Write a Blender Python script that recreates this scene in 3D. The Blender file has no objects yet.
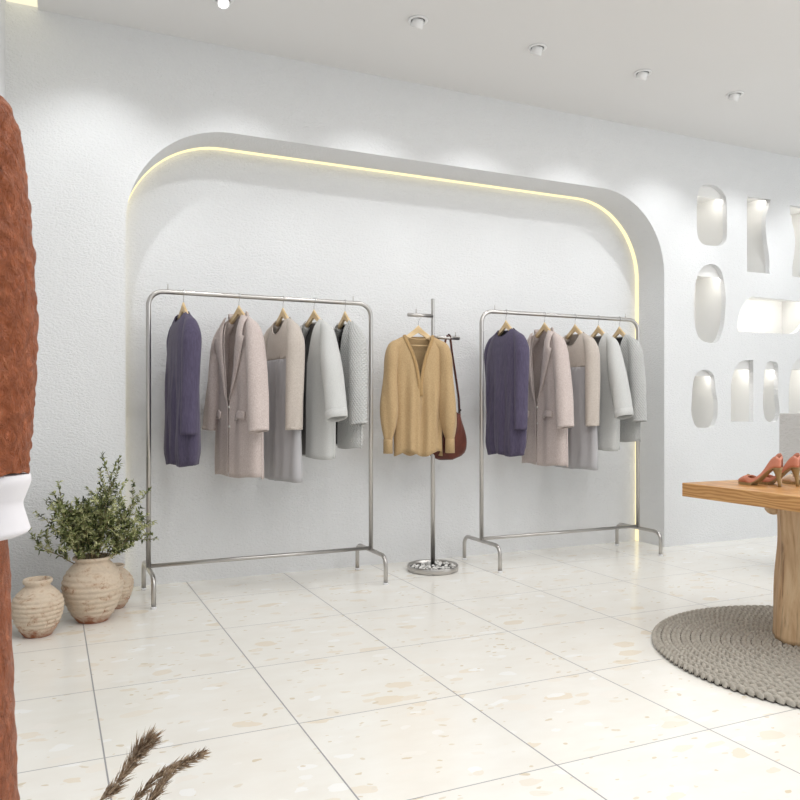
import bpy, bmesh, math, random
from mathutils import Vector, Matrix
random.seed(7)
PI = math.pi
SC = bpy.context.scene
COL = SC.collection

# ------------------------------------------------------------------ camera
cam_d = bpy.data.cameras.new('camera')
cam_d.sensor_width = 36.0
cam_d.lens = 36.0 * 768.6 / 800.0
cam_d.shift_y = 7.5 / 800.0
cam_d.clip_start = 0.02
cam = bpy.data.objects.new('camera', cam_d)
COL.objects.link(cam)
cam.location = (0, 0, 1.12)
cam.rotation_euler = (PI / 2, 0, -0.429)
SC.camera = cam

# ------------------------------------------------------------------ world, exposure
world = bpy.data.worlds.new('shop_daylight')
SC.world = world
world.use_nodes = True
bg = world.node_tree.nodes['Background']
bg.inputs[0].default_value = (0.93, 0.965, 1.0, 1)
bg.inputs[1].default_value = 0.64
SC.view_settings.view_transform = 'Standard'
SC.view_settings.look = 'None'
SC.view_settings.gamma = 1
SC.view_settings.exposure = 0.0
SPOT_WALL = 25.0
LED_STRENGTH = 1.35

# large soft key light added on the right behind the camera, its source unseen
wl = bpy.data.lights.new('added_key_light', 'AREA')
wl.shape = 'RECTANGLE'; wl.size = 3.0; wl.size_y = 2.2
wl.energy = 68; wl.color = (0.93, 0.97, 1.0)
wlo = bpy.data.objects.new('added_key_light', wl)
COL.objects.link(wlo)
wlo.location = (6.6, -1.2, 2.0)
wlo.rotation_euler = (Vector((1.4, 4.7, 1.3)) - wlo.location).to_track_quat('-Z', 'Y').to_euler()

# broad overhead light, added out of view to brighten the floor
for (lx, ly, sx, sy, en) in ((2.6, 1.2, 5.0, 3.0, 115),):
    al = bpy.data.lights.new('added_overhead_light', 'AREA')
    al.shape = 'RECTANGLE'; al.size = sx; al.size_y = sy; al.energy = en; al.color = (1.0, 0.995, 0.985)
    alo = bpy.data.objects.new('added_overhead_light', al); COL.objects.link(alo)
    alo.location = (lx, ly, 3.31)

# ------------------------------------------------------------------ materials
def new_mat(name):
    m = bpy.data.materials.new(name)
    m.use_nodes = True
    nt = m.node_tree
    return m, nt, nt.nodes['Principled BSDF']

def N(nt, t, **k):
    n = nt.nodes.new(t)
    for a, b in k.items():
        setattr(n, a, b)
    return n

def L(nt, a, b):
    nt.links.new(a, b)

def mapping(nt, scale=(1, 1, 1), rot=(0, 0, 0), coord='Object'):
    tc = N(nt, 'ShaderNodeTexCoord'); mp = N(nt, 'ShaderNodeMapping')
    mp.inputs['Scale'].default_value = scale
    mp.inputs['Rotation'].default_value = rot
    L(nt, tc.outputs[coord], mp.inputs[0])
    return mp.outputs[0]

def noise(nt, vec, scale, detail=3, rough=0.5, dist=0.0):
    n = N(nt, 'ShaderNodeTexNoise')
    n.inputs['Scale'].default_value = scale
    n.inputs['Detail'].default_value = detail
    n.inputs['Roughness'].default_value = rough
    n.inputs['Distortion'].default_value = dist
    L(nt, vec, n.inputs['Vector'])
    return n.outputs['Fac']

def ramp(nt, fac, stops):
    r = N(nt, 'ShaderNodeValToRGB')
    e = r.color_ramp.elements
    e[0].position, e[0].color = stops[0][0], (*stops[0][1], 1)
    e[1].position, e[1].color = stops[-1][0], (*stops[-1][1], 1)
    for p, c in stops[1:-1]:
        x = e.new(p); x.color = (*c, 1)
    L(nt, fac, r.inputs[0])
    return r.outputs[0]

def bump(nt, bsdf, h, strength, dist=0.01):
    b = N(nt, 'ShaderNodeBump')
    b.inputs['Strength'].default_value = strength
    b.inputs['Distance'].default_value = dist
    L(nt, h, b.inputs['Height'])
    L(nt, b.outputs[0], bsdf.inputs['Normal'])

def math_n(nt, op, a, b=None, clamp=False):
    n = N(nt, 'ShaderNodeMath', operation=op, use_clamp=clamp)
    for i, v in enumerate((a, b)):
        if v is None: continue
        if isinstance(v, (int, float)): n.inputs[i].default_value = v
        else: L(nt, v, n.inputs[i])
    return n.outputs[0]

def srgb(r, g, b):
    f = lambda c: (c / 255 / 12.92) if c / 255 <= 0.04045 else ((c / 255 + 0.055) / 1.055) ** 2.4
    return (f(r), f(g), f(b))

def plain(name, col, rough=0.5, metal=0.0, spec=0.5):
    m, nt, b = new_mat(name)
    b.inputs['Base Color'].default_value = (*col, 1)
    b.inputs['Roughness'].default_value = rough
    b.inputs['Metallic'].default_value = metal
    b.inputs['Specular IOR Level'].default_value = spec
    return m

def emis(name, col, s):
    m, nt, b = new_mat(name)
    b.inputs['Base Color'].default_value = (0.02, 0.02, 0.02, 1)
    b.inputs['Specular IOR Level'].default_value = 0.0
    b.inputs['Emission Color'].default_value = (*col, 1)
    b.inputs['Emission Strength'].default_value = s
    return m

def stucco(name, col, strength=0.5, scale=42):
    m, nt, b = new_mat(name)
    b.inputs['Roughness'].default_value = 0.75
    b.inputs['Specular IOR Level'].default_value = 0.25
    v = mapping(nt, (1.0, 1.0, 1.9), (0, math.radians(35), 0))
    n1 = noise(nt, v, scale, 3, 0.55, 0.6)
    n2 = noise(nt, mapping(nt), 3.0, 2)
    c = ramp(nt, n2, [(0.3, tuple(x * 0.985 for x in col)), (0.7, col)])
    L(nt, c, b.inputs['Base Color'])
    bump(nt, b, n1, strength, 0.012)
    return m

M_wall = stucco('white_stucco', (0.80, 0.805, 0.81), 0.62, 60)
M_grey_stucco = stucco('grey_stucco', (0.68, 0.67, 0.66), 0.9, 30)
M_ceiling = plain('white_ceiling_paint', (0.80, 0.795, 0.79), 0.85, 0, 0.2)
M_niche = plain('warm_white_plaster', (0.83, 0.825, 0.81), 0.8, 0, 0.2)

def floor_mat():
    T = 1.12 / 1.743
    m, nt, b = new_mat('cream_terrazzo_tiles')
    b.inputs['Roughness'].default_value = 0.16
    b.inputs['Specular IOR Level'].default_value = 0.45
    tc = N(nt, 'ShaderNodeTexCoord'); sep = N(nt, 'ShaderNodeSeparateXYZ')
    L(nt, tc.outputs['Object'], sep.inputs[0])
    def line(out, off, w):
        t = math_n(nt, 'DIVIDE', math_n(nt, 'ADD', out, off), T)
        f = math_n(nt, 'FRACT', t)
        d = math_n(nt, 'ABSOLUTE', math_n(nt, 'SUBTRACT', f, 0.5))
        return math_n(nt, 'GREATER_THAN', d, 0.5 - w / T / 2), math_n(nt, 'FLOOR', t)
    gx, ix = line(sep.outputs[0], 0.746 * T, 0.0052)
    gy, iy = line(sep.outputs[1], 10 * T - 3.089 * T, 0.0040)
    g = math_n(nt, 'MAXIMUM', gx, gy)
    # every tile has its own slab of chips
    comb = N(nt, 'ShaderNodeCombineXYZ')
    L(nt, math_n(nt, 'MULTIPLY', ix, 3.71), comb.inputs[0]); L(nt, math_n(nt, 'MULTIPLY', iy, 5.13), comb.inputs[1])
    va = N(nt, 'ShaderNodeVectorMath', operation='ADD')
    L(nt, tc.outputs['Object'], va.inputs[0]); L(nt, comb.outputs[0], va.inputs[1])
    mp = N(nt, 'ShaderNodeMapping'); mp.inputs['Scale'].default_value = (0.75, 1.35, 1); mp.inputs['Rotation'].default_value = (0, 0, 0.3)
    L(nt, va.outputs[0], mp.inputs[0])
    nz = N(nt, 'ShaderNodeTexNoise'); nz.inputs['Scale'].default_value = 9; nz.inputs['Detail'].default_value = 3
    L(nt, mp.outputs[0], nz.inputs['Vector'])
    mx = N(nt, 'ShaderNodeMixRGB'); mx.blend_type = 'LINEAR_LIGHT'; mx.inputs[0].default_value = 0.05
    L(nt, mp.outputs[0], mx.inputs[1]); L(nt, nz.outputs['Color'], mx.inputs[2])
    def chips(scale, thr, rnd, c_hi):
        vo = N(nt, 'ShaderNodeTexVoronoi'); vo.inputs['Scale'].default_value = scale
        L(nt, mx.outputs[0], vo.inputs['Vector'])
        inside = math_n(nt, 'LESS_THAN', vo.outputs['Distance'], thr)
        s2 = N(nt, 'ShaderNodeSeparateColor'); L(nt, vo.outputs['Color'], s2.inputs[0])
        sel = math_n(nt, 'GREATER_THAN', s2.outputs[0], rnd)
        return math_n(nt, 'MULTIPLY', inside, sel), s2.outputs[1]
    base = ramp(nt, noise(nt, mp.outputs[0], 5, 4, 0.6), [(0.3, srgb(243, 239, 231)), (0.7, srgb(248, 246, 240))])
    cur = base
    for sc_, th, rn, c1, c2 in ((6.5, 0.30, 0.66, (240, 230, 213), (247, 243, 236)), (11, 0.32, 0.55, (251, 250, 247), (241, 233, 219)), (30, 0.28, 0.80, (226, 214, 192), (245, 241, 233))):
        k, rv = chips(sc_, th, rn, c1)
        cc = ramp(nt, rv, [(0.2, srgb(*c1)), (0.9, srgb(*c2))])
        mm = N(nt, 'ShaderNodeMixRGB'); L(nt, k, mm.inputs[0]); L(nt, cur, mm.inputs[1]); L(nt, cc, mm.inputs[2])
        cur = mm.outputs[0]
    mm = N(nt, 'ShaderNodeMixRGB'); L(nt, g, mm.inputs[0]); L(nt, cur, mm.inputs[1]); mm.inputs[2].default_value = (*srgb(158, 156, 158), 1)
    L(nt, mm.outputs[0], b.inputs['Base Color'])
    L(nt, math_n(nt, 'ADD', math_n(nt, 'MULTIPLY', g, 0.5), 0.16), b.inputs['Roughness'])
    bump(nt, b, math_n(nt, 'SUBTRACT', 1.0, g), 0.25, 0.002)
    return m
M_floor = floor_mat()

def metal(name, col, rough):
    m, nt, b = new_mat(name)
    b.inputs['Metallic'].default_value = 1
    b.inputs['Base Color'].default_value = (*col, 1)
    n = noise(nt, mapping(nt, (60, 60, 2)), 8, 3)
    L(nt, math_n(nt, 'ADD', math_n(nt, 'MULTIPLY', n, 0.12), rough), b.inputs['Roughness'])
    return m
M_metal = metal('brushed_nickel', (0.52, 0.50, 0.48), 0.24)
M_hook = metal('bright_hook_wire', (0.66, 0.66, 0.67), 0.2)
M_glide = plain('white_plastic_glide', (0.85, 0.85, 0.86), 0.3)

def wood(name, c1, c2, c3, scale=(1, 1, 1), ws=6.0, dist=6.0, rough=0.45, rot=(0, 0, 0), bmp=0.1):
    m, nt, b = new_mat(name)
    v = mapping(nt, scale, rot)
    w = N(nt, 'ShaderNodeTexWave'); w.wave_type = 'RINGS'; w.rings_direction = 'Y'
    w.inputs['Scale'].default_value = ws; w.inputs['Distortion'].default_value = dist
    w.inputs['Detail'].default_value = 3; w.inputs['Detail Scale'].default_value = 1.2
    L(nt, v, w.inputs['Vector'])
    n = noise(nt, v, 14, 4, 0.6)
    f = math_n(nt, 'ADD', math_n(nt, 'MULTIPLY', w.outputs['Fac'], 0.6), math_n(nt, 'MULTIPLY', n, 0.4))
    L(nt, ramp(nt, f, [(0.15, c1), (0.5, c2), (0.9, c3)]), b.inputs['Base Color'])
    b.inputs['Roughness'].default_value = rough
    bump(nt, b, f, bmp, 0.004)
    return m
M_hangwood = wood('pale_beech', srgb(206, 176, 130), srgb(222, 194, 150), srgb(232, 207, 166), ws=3, dist=2)
def oak():
    m, nt, b = new_mat('honey_oak')
    v = mapping(nt, (1, .22, 1))
    w = N(nt, 'ShaderNodeTexWave'); w.wave_type = 'BANDS'; w.bands_direction = 'Z'
    w.inputs['Scale'].default_value = 22; w.inputs['Distortion'].default_value = 9; w.inputs['Detail'].default_value = 2; w.inputs['Detail Scale'].default_value = .9
    L(nt, v, w.inputs['Vector'])
    n = noise(nt, mapping(nt, (9, .6, 9)), 9, 4, 0.6)
    f = math_n(nt, 'ADD', math_n(nt, 'MULTIPLY', w.outputs['Fac'], 0.5), math_n(nt, 'MULTIPLY', n, 0.5))
    L(nt, ramp(nt, f, [(0.15, srgb(166, 114, 62)), (0.45, srgb(192, 141, 86)), (0.85, srgb(210, 164, 108))]), b.inputs['Base Color'])
    b.inputs['Roughness'].default_value = 0.38
    bump(nt, b, f, .08, .003)
    return m
M_table = oak()
def trunk_mat():
    m, nt, b = new_mat('peeled_trunk_wood')
    v = mapping(nt, (6, 6, 0.9))
    n = noise(nt, v, 2.2, 6, 0.62, 1.2)
    n2 = noise(nt, mapping(nt, (14, 14, 1.3)), 2.0, 4, 0.6, 0.8)
    c = ramp(nt, n, [(0.28, srgb(150, 110, 78)), (0.40, srgb(202, 164, 124)), (0.55, srgb(222, 190, 150)), (0.75, srgb(234, 208, 172))])
    c2 = ramp(nt, n2, [(0.30, srgb(120, 84, 58)), (0.42, (1, 1, 1))])
    mm = N(nt, 'ShaderNodeMixRGB'); mm.blend_type = 'MULTIPLY'; mm.inputs[0].default_value = 0.55
    L(nt, c, mm.inputs[1]); L(nt, c2, mm.inputs[2]); L(nt, mm.outputs[0], b.inputs['Base Color'])
    b.inputs['Roughness'].default_value = 0.6
    bump(nt, b, n2, 0.4, 0.01)
    return m
M_trunk = trunk_mat()

def fabric(name, c1, c2, scale=60, stretch=(1, 1, 1), bmp=0.25, rough=0.9, detail=4, lo=0.35, hi=0.65):
    m, nt, b = new_mat(name)
    n = noise(nt, mapping(nt, stretch), scale, detail, 0.65)
    L(nt, ramp(nt, n, [(lo, c1), (hi, c2)]), b.inputs['Base Color'])
    b.inputs['Roughness'].default_value = rough
    b.inputs['Specular IOR Level'].default_value = 0.2
    b.inputs['Sheen Weight'].default_value = 0.15
    fine = noise(nt, mapping(nt, stretch), scale * 2.2, 2)
    bump(nt, b, math_n(nt, 'ADD', n, math_n(nt, 'MULTIPLY', fine, 0.6)), bmp, 0.004)
    return m
M_purple = fabric('violet_grey_slub', srgb(78, 71, 92), srgb(92, 85, 108), 40, (4, 4, 0.5), 0.15)
M_marl = fabric('taupe_marl_wool', srgb(188, 172, 166), srgb(212, 200, 195), 170, (1, 1, 1), 0.35)
M_knit = fabric('beige_marl_knit', srgb(184, 172, 162), srgb(206, 197, 188), 220, (1, 1, 1), 0.35)
M_satin = fabric('dove_grey_satin', srgb(172, 170, 172), srgb(184, 182, 184), 6, (1, 1, .3), 0.03, 0.45)
M_greywool = fabric('light_grey_wool', srgb(194, 194, 192), srgb(206, 206, 203), 200, (1, 1, 1), 0.25)
def quilt():
    m, nt, b = new_mat('quilted_light_grey')
    b.inputs['Base Color'].default_value = (*srgb(198, 198, 196), 1)
    b.inputs['Roughness'].default_value = 0.7
    tc = N(nt, 'ShaderNodeTexCoord'); sep = N(nt, 'ShaderNodeSeparateXYZ'); L(nt, tc.outputs['Object'], sep.inputs[0])
    h = None
    xy = math_n(nt, 'ADD', sep.outputs[0], sep.outputs[1])
    for s in (1, -1):
        t = math_n(nt, 'ADD', math_n(nt, 'MULTIPLY', xy, s * 1.0), sep.outputs[2])
        f = math_n(nt, 'FRACT', math_n(nt, 'MULTIPLY', t, 42))
        d = math_n(nt, 'ABSOLUTE', math_n(nt, 'SUBTRACT', f, 0.5))
        d = math_n(nt, 'MULTIPLY', math_n(nt, 'SUBTRACT', 0.5, d), 2)
        h = d if h is None else math_n(nt, 'MINIMUM', h, d)
    h = math_n(nt, 'POWER', h, 0.5)
    bump(nt, b, h, 0.85, 0.007)
    return m
M_quilt = quilt()
M_mustard = fabric('camel_linen', srgb(178, 149, 110), srgb(194, 167, 127), 110, (2, 2, 1), 0.2)
M_facing = fabric('camel_facing', srgb(164, 132, 90), srgb(180, 150, 106), 110, (2, 2, 1), 0.2)
M_dark_lining = plain('dark_lining', srgb(58, 54, 54), 0.8)
M_grey_lining = plain('grey_lining', srgb(112, 110, 110), 0.8)
M_button = plain('pale_button', srgb(225, 222, 215), 0.3)
M_leather = fabric('chestnut_leather', srgb(78, 36, 26), srgb(100, 50, 36), 8, (1, 1, 1), 0.12, 0.4)
M_strapend = plain('dark_buckle', srgb(48, 40, 38), 0.35, 0.5)

def clay():
    m, nt, b = new_mat('weathered_clay')
    n = noise(nt, mapping(nt, (1, 1, 1.4)), 17, 8, 0.72, 0.4)
    n2 = noise(nt, mapping(nt, (1, 1, 1.5)), 28, 4, 0.7)
    c = ramp(nt, n, [(0.33, srgb(152, 108, 82)), (0.40, srgb(198, 174, 150)), (0.5, srgb(216, 199, 178)), (0.62, srgb(204, 186, 166)), (0.8, srgb(228, 215, 198))])
    tc = N(nt, 'ShaderNodeTexCoord'); sep = N(nt, 'ShaderNodeSeparateXYZ'); L(nt, tc.outputs['Object'], sep.inputs[0])
    # bare reddish clay around the foot where the slip has worn off
    k = math_n(nt, 'SUBTRACT', 1.0, math_n(nt, 'MULTIPLY', math_n(nt, 'ADD', sep.outputs[2], math_n(nt, 'MULTIPLY', math_n(nt, 'SUBTRACT', n, 0.5), 0.25)), 16), True)
    mm = N(nt, 'ShaderNodeMixRGB'); L(nt, k, mm.inputs[0]); L(nt, c, mm.inputs[1]); mm.inputs[2].default_value = (*srgb(150, 92, 62), 1)
    L(nt, mm.outputs[0], b.inputs['Base Color'])
    b.inputs['Roughness'].default_value = 0.85
    bump(nt, b, math_n(nt, 'ADD', n, math_n(nt, 'MULTIPLY', n2, 0.5)), 0.5, 0.008)
    return m
M_clay = clay()

def leaf_mat():
    m, nt, b = new_mat('olive_leaf')
    n = noise(nt, mapping(nt), 22, 2)
    L(nt, ramp(nt, n, [(0.35, srgb(50, 62, 30)), (0.48, srgb(112, 122, 66)), (0.62, srgb(206, 206, 156))]), b.inputs['Base Color'])  # cream highlights and dark shadows are mixed into the leaf colour
    b.inputs['Roughness'].default_value = 0.45
    return m
M_leaf = leaf_mat()
M_stem = plain('olive_twig', srgb(140, 122, 88), 0.8)
M_olive = plain('ripe_olive', srgb(58, 40, 52), 0.35)
M_pampas = fabric('dry_brown_plume', srgb(128, 104, 82), srgb(214, 192, 164), 120, (1, 1, 1), 0.1)  # darker tones put shadow between the hairs into the colour
M_pstem = plain('dry_stem', srgb(150, 130, 96), 0.8)
M_darkpot = plain('dark_ceramic', srgb(70, 62, 56), 0.5)

def rust():
    m, nt, b = new_mat('rust_crinkled_cloth')
    n = noise(nt, mapping(nt, (1, 1, .7), (0, .6, 0)), 75, 6, 0.72, 1.0)
    big = noise(nt, mapping(nt, (1, 1, .6), (0, .5, 0)), 18, 3, 0.6, 0.9)
    L(nt, ramp(nt, n, [(0.3, srgb(158, 84, 50)), (0.55, srgb(190, 108, 68)), (0.75, srgb(208, 132, 92))]), b.inputs['Base Color'])
    b.inputs['Roughness'].default_value = 0.36
    b.inputs['Specular IOR Level'].default_value = 0.4
    bump(nt, b, math_n(nt, 'ADD', n, math_n(nt, 'MULTIPLY', big, 1.5)), 1.0, 0.022)
    return m
M_rust = rust()
M_cuff = fabric('white_cotton_cuff', srgb(222, 218, 222), srgb(230, 227, 230), 5, (1, 1, 1), 0.1, 0.7)
M_form = plain('cream_display_form', srgb(214, 204, 190), 0.6)
def rope():
    m, nt, b = new_mat('grey_braided_cord')
    n = noise(nt, mapping(nt), 40, 4, 0.6)
    L(nt, ramp(nt, n, [(0.3, srgb(162, 156, 146)), (0.7, srgb(192, 186, 176))]), b.inputs['Base Color'])
    b.inputs['Roughness'].default_value = 0.95
    b.inputs['Specular IOR Level'].default_value = 0.1
    bump(nt, b, noise(nt, mapping(nt), 180, 2), 0.3, 0.003)
    return m
M_rope = rope()
M_backing = plain('dark_rug_backing', srgb(58, 50, 46), 0.9)
M_salmon = plain('salmon_leather', srgb(200, 130, 106), 0.36)
M_nude = plain('nude_leather', srgb(214, 188, 164), 0.35)
M_sole = plain('khaki_gold_sole', srgb(156, 131, 90), 0.38)
M_insole = plain('tan_insole', srgb(180, 140, 100), 0.6)
M_pebble = plain('white_pebble', srgb(226, 224, 220), 0.45)
M_blackbed = plain('black_bed', srgb(18, 17, 17), 0.6)
M_led = emis('warm_led', (1.0, 0.87, 0.50), LED_STRENGTH)
M_led_panel = emis('warm_light_panel', (1.0, 0.94, 0.70), 1.05)
M_led_niche = emis('niche_led', (1.0, 0.97, 0.90), 17.0)
M_lens = emis('lamp_lens', (1.0, 0.98, 0.95), 3.0)
M_fix = plain('white_fixture', (0.88, 0.88, 0.88), 0.4)
M_recess = plain('grey_recess', (0.22, 0.22, 0.22), 0.5)

# ------------------------------------------------------------------ mesh helpers
def obj(name, bm, mat, parent=None, smooth=True, loc=None, solid=0, sub=0, bevel=0, angle=None):
    me = bpy.data.meshes.new(name)
    bmesh.ops.recalc_face_normals(bm, faces=bm.faces[:])
    bm.to_mesh(me); bm.free()
    for p in me.polygons: p.use_smooth = smooth
    mats = mat if isinstance(mat, (list, tuple)) else [mat]
    for m in mats: me.materials.append(m)
    if angle is not None and smooth:
        try: me.set_sharp_from_angle(angle=math.radians(angle))
        except Exception: pass
    o = bpy.data.objects.new(name, me)
    COL.objects.link(o)
    if parent is not None: o.parent = parent
    if loc is not None: o.location = loc
    if bevel:
        md = o.modifiers.new('bevel', 'BEVEL'); md.width = bevel; md.segments = 2; md.limit_method = 'ANGLE'
    if solid:
        md = o.modifiers.new('solid', 'SOLIDIFY'); md.thickness = solid; md.offset = 0
    if sub:
        md = o.modifiers.new('sub', 'SUBSURF'); md.levels = sub; md.render_levels = sub
    return o

def tag(o, label, cat, group=None, kind=None):
    o['label'] = label; o['category'] = cat
    if group: o['group'] = group
    if kind: o['kind'] = kind
    return o

def thing(name, label, cat, loc=(0, 0, 0), rz=0, group=None):
    o = bpy.data.objects.new(name, None)
    o.empty_display_size = 0.05
    COL.objects.link(o)
    o.location = loc; o.rotation_euler = (0, 0, rz)
    return tag(o, label, cat, group)

def struct(name, bm, mat, smooth=False, **k):
    o = obj(name, bm, mat, None, smooth, **k)
    o['kind'] = 'structure'
    return o

def dup(root, loc, rz, label, group=None):
    r = root.copy(); COL.objects.link(r)
    r.location = loc; r.rotation_euler = (0, 0, rz); r['label'] = label
    if group: r['group'] = group
    for ch in list(root.children):
        c = ch.copy(); COL.objects.link(c); c.parent = r
        for g in ch.children:
            d = g.copy(); COL.objects.link(d); d.parent = c
    return r

def add_box(bm, x0, x1, y0, y1, z0, z1):
    v = [bm.verts.new(p) for p in ((x0, y0, z0), (x1, y0, z0), (x1, y1, z0), (x0, y1, z0), (x0, y0, z1), (x1, y0, z1), (x1, y1, z1), (x0, y1, z1))]
    for f in ((0, 3, 2, 1), (4, 5, 6, 7), (0, 1, 5, 4), (1, 2, 6, 5), (2, 3, 7, 6), (3, 0, 4, 7)):
        bm.faces.new([v[i] for i in f])

def add_sweep(bm, pts, rad, n=12, cap=True, up=(0, 0, 1), prof=None):
    """sweep an ellipse along pts; rad = number, list of numbers or list of (a, b)"""
    pts = [Vector(p) for p in pts]
    m = len(pts)
    if not isinstance(rad, (list, tuple)): rad = [rad] * m
    rings = []
    t0 = (pts[1] - pts[0]).normalized()
    u = Vector(up)
    if abs(u.dot(t0)) > 0.95: u = Vector((1, 0, 0)) if abs(t0.x) < 0.9 else Vector((0, 1, 0))
    a = (u - t0 * u.dot(t0)).normalized()
    for i in range(m):
        t = (pts[min(i + 1, m - 1)] - pts[max(i - 1, 0)]).normalized()
        a = (a - t * a.dot(t)).normalized()
        b = t.cross(a)
        r = rad[i]
        ra, rb = (r, r) if not isinstance(r, (list, tuple)) else r
        ring = []
        for k in range(n):
            th = 2 * PI * k / n
            f = prof(i / (m - 1), th) if prof else 1.0
            ring.append(bm.verts.new(pts[i] + (a * math.cos(th) * ra + b * math.sin(th) * rb) * f))
        rings.append(ring)
    for i in range(m - 1):
        for k in range(n):
            bm.faces.new((rings[i][k], rings[i][(k + 1) % n], rings[i + 1][(k + 1) % n], rings[i + 1][k]))
    if cap:
        bm.faces.new(rings[0][::-1]); bm.faces.new(rings[-1])
    return rings

def add_lathe(bm, prof, c=(0, 0, 0), n=32, fn=None):
    rings = []
    for (r, z) in prof:
        ring = []
        for k in range(n):
            th = 2 * PI * k / n
            rr = max(r, 1e-5) * (fn(th, z) if fn else 1)
            ring.append(bm.verts.new((c[0] + rr * math.cos(th), c[1] + rr * math.sin(th), c[2] + z)))
        rings.append(ring)
    for i in range(len(rings) - 1):
        for k in range(n):
            bm.faces.new((rings[i][k], rings[i][(k + 1) % n], rings[i + 1][(k + 1) % n], rings[i + 1][k]))
    return rings

def arc(c, r, a0, a1, n, plane='xz'):
    out = []
    for i in range(n + 1):
        a = a0 + (a1 - a0) * i / n
        p = [c[0], c[1], c[2]]
        if plane == 'xz': p[0] += r * math.cos(a); p[2] += r * math.sin(a)
        else: p[1] += r * math.cos(a); p[2] += r * math.sin(a)
        out.append(tuple(p))
    return out

def smooth_closed(P, n=6):
    """Catmull-Rom through a closed polygon"""
    out = []
    m = len(P)
    for i in range(m):
        p0, p1, p2, p3 = (P[(i + k - 1) % m] for k in range(4))
        for j in range(n):
            t = j / n
            out.append(tuple(0.5 * (2 * p1[a] + (p2[a] - p0[a]) * t + (2 * p0[a] - 5 * p1[a] + 4 * p2[a] - p3[a]) * t * t + (3 * p1[a] - p0[a] - 3 * p2[a] + p3[a]) * t ** 3) for a in (0, 1)))
    return out

def interp(P, n):
    out = []
    for i in range(len(P) - 1):
        for j in range(n):
            q = j / n
            p0 = P[max(i - 1, 0)]; p1 = P[i]; p2 = P[i + 1]; p3 = P[min(i + 2, len(P) - 1)]
            out.append(tuple(.5 * (2 * b + (c - a) * q + (2 * a - 5 * b + 4 * c - d) * q * q + (3 * b - a - 3 * c + d) * q ** 3) for a, b, c, d in zip(p0, p1, p2, p3)))
    out.append(P[-1]); return out

def smst(x):
    x = max(0.0, min(1.0, x)); return x * x * (3 - 2 * x)

# ------------------------------------------------------------------ the room
FY, BY, CZ = 4.73, 5.06, 3.335          # wall face, back of the big recess, ceiling height
bm = bmesh.new(); add_box(bm, -5.5, 9.5, -4.5, 5.4, -0.1, 0.0); struct('floor', bm, M_floor)

# ceiling with a slot for the warm light panel
bm = bmesh.new()
SX0, SX1, SY0 = -0.212, -0.053, 2.6
add_box(bm, -5.5, SX0, -4.5, 5.4, CZ, CZ + .1)
add_box(bm, SX1, 9.5, -4.5, 5.4, CZ, CZ + .1)
add_box(bm, SX0, SX1, -4.5, SY0, CZ, CZ + .1)
add_box(bm, SX0, SX1, FY, 5.4, CZ, CZ + .1)
add_box(bm, SX0 - .02, SX1 + .02, SY0 - .02, FY, CZ + .1, CZ + .14)
struct('ceiling', bm, M_ceiling)
t = thing('recessed_ceiling_light', 'warm yellow strip light let into the ceiling in the top left corner', 'ceiling light', ((SX0 + SX1) / 2, 3.6, CZ))
bm = bmesh.new(); add_box(bm, SX0 - t.location.x + .002, SX1 - t.location.x - .002, SY0 - 3.6 + .01, FY - 3.6 - .002, 0.012, 0.03)
obj('diffuser', bm, M_led_panel, t, False)
bm = bmesh.new(); add_box(bm, SX0 - t.location.x + .002, SX1 - t.location.x - .002, SY0 - 3.6 + .01, FY - 3.6 - .002, 0.031, 0.08)
obj('housing', bm, M_fix, t, False)

# cut-outs in the wall
AX0, AX1, AZ, AR = 0.408, 4.497, 2.808, 0.62
arch = [(AX0, 0.0)] + [(AX0 + AR + AR * math.cos(a), AZ - AR + AR * math.sin(a)) for a in [PI - PI / 2 * i / 22 for i in range(23)]] \
     + [(AX1 - AR + AR * math.cos(a), AZ - AR + AR * math.sin(a)) for a in [PI / 2 - PI / 2 * i / 22 for i in range(23)]] + [(AX1, 0.0)]

f_, hy_, s_, c_ = 768.6, 407.5, math.sin(.429), math.cos(.429)
def at_wall(px, py, Y=FY):      # where the measured point of the photograph lies on the wall
    u = (px - 400) / f_; v = -(py - hy_) / f_
    rx, ry = s_ + u * c_, c_ - u * s_
    return (rx * Y / ry, 1.12 + v * Y / ry)

HOLES = []   # (outline px, is smooth, cavity top pixel at the right end)
def H(off, pts, top, smooth=True, xe=None):
    P = [at_wall(690 + x * .1375, off + y * .1375) for x, y in pts]
    if smooth: P = smooth_closed(P, 6)
    HOLES.append((P, at_wall(690 + top[0] * .1375, off + top[1] * .1375)[1], max(p[0] for p in P), min(p[0] for p in P), min(p[1] for p in P), max(p[1] for p in P)))
H(170, [(52, 225), (62, 150), (85, 118), (120, 108), (185, 116), (235, 155), (262, 205), (268, 300), (268, 480), (250, 530), (210, 551), (110, 545), (66, 505), (52, 440), (50, 330)], (262, 207))
def seg(a, b, n):
    return [(a[0] + (b[0] - a[0]) * i / n, a[1] + (b[1] - a[1]) * i / n) for i in range(n)]
H(170, [(415, 193), (588, 213), (572, 270), (553, 340), (550, 400), (553, 460), (560, 520), (571, 590), (578, 650), (580, 755), (415, 740)], (592, 217), False)
H(170, [(726, 255), (960, 285), (975, 380), (960, 480), (940, 600), (965, 700), (960, 800), (745, 773), (745, 700), (755, 630), (764, 560), (765, 510), (757, 440), (745, 390), (731, 335)], (955, 290), False)
H(250, [(120, 108), (180, 106), (222, 145), (246, 220), (260, 360), (252, 500), (235, 590), (195, 670), (110, 668), (62, 630), (40, 560), (29, 480), (29, 350), (45, 220), (80, 140)], (235, 196))
H(250, [(450, 338), (800, 372), (900, 384), (890, 440), (860, 500), (810, 560), (775, 597), (745, 612), (345, 592), (344, 540), (352, 480), (370, 425), (400, 385), (430, 350)], (880, 366), False)
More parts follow.
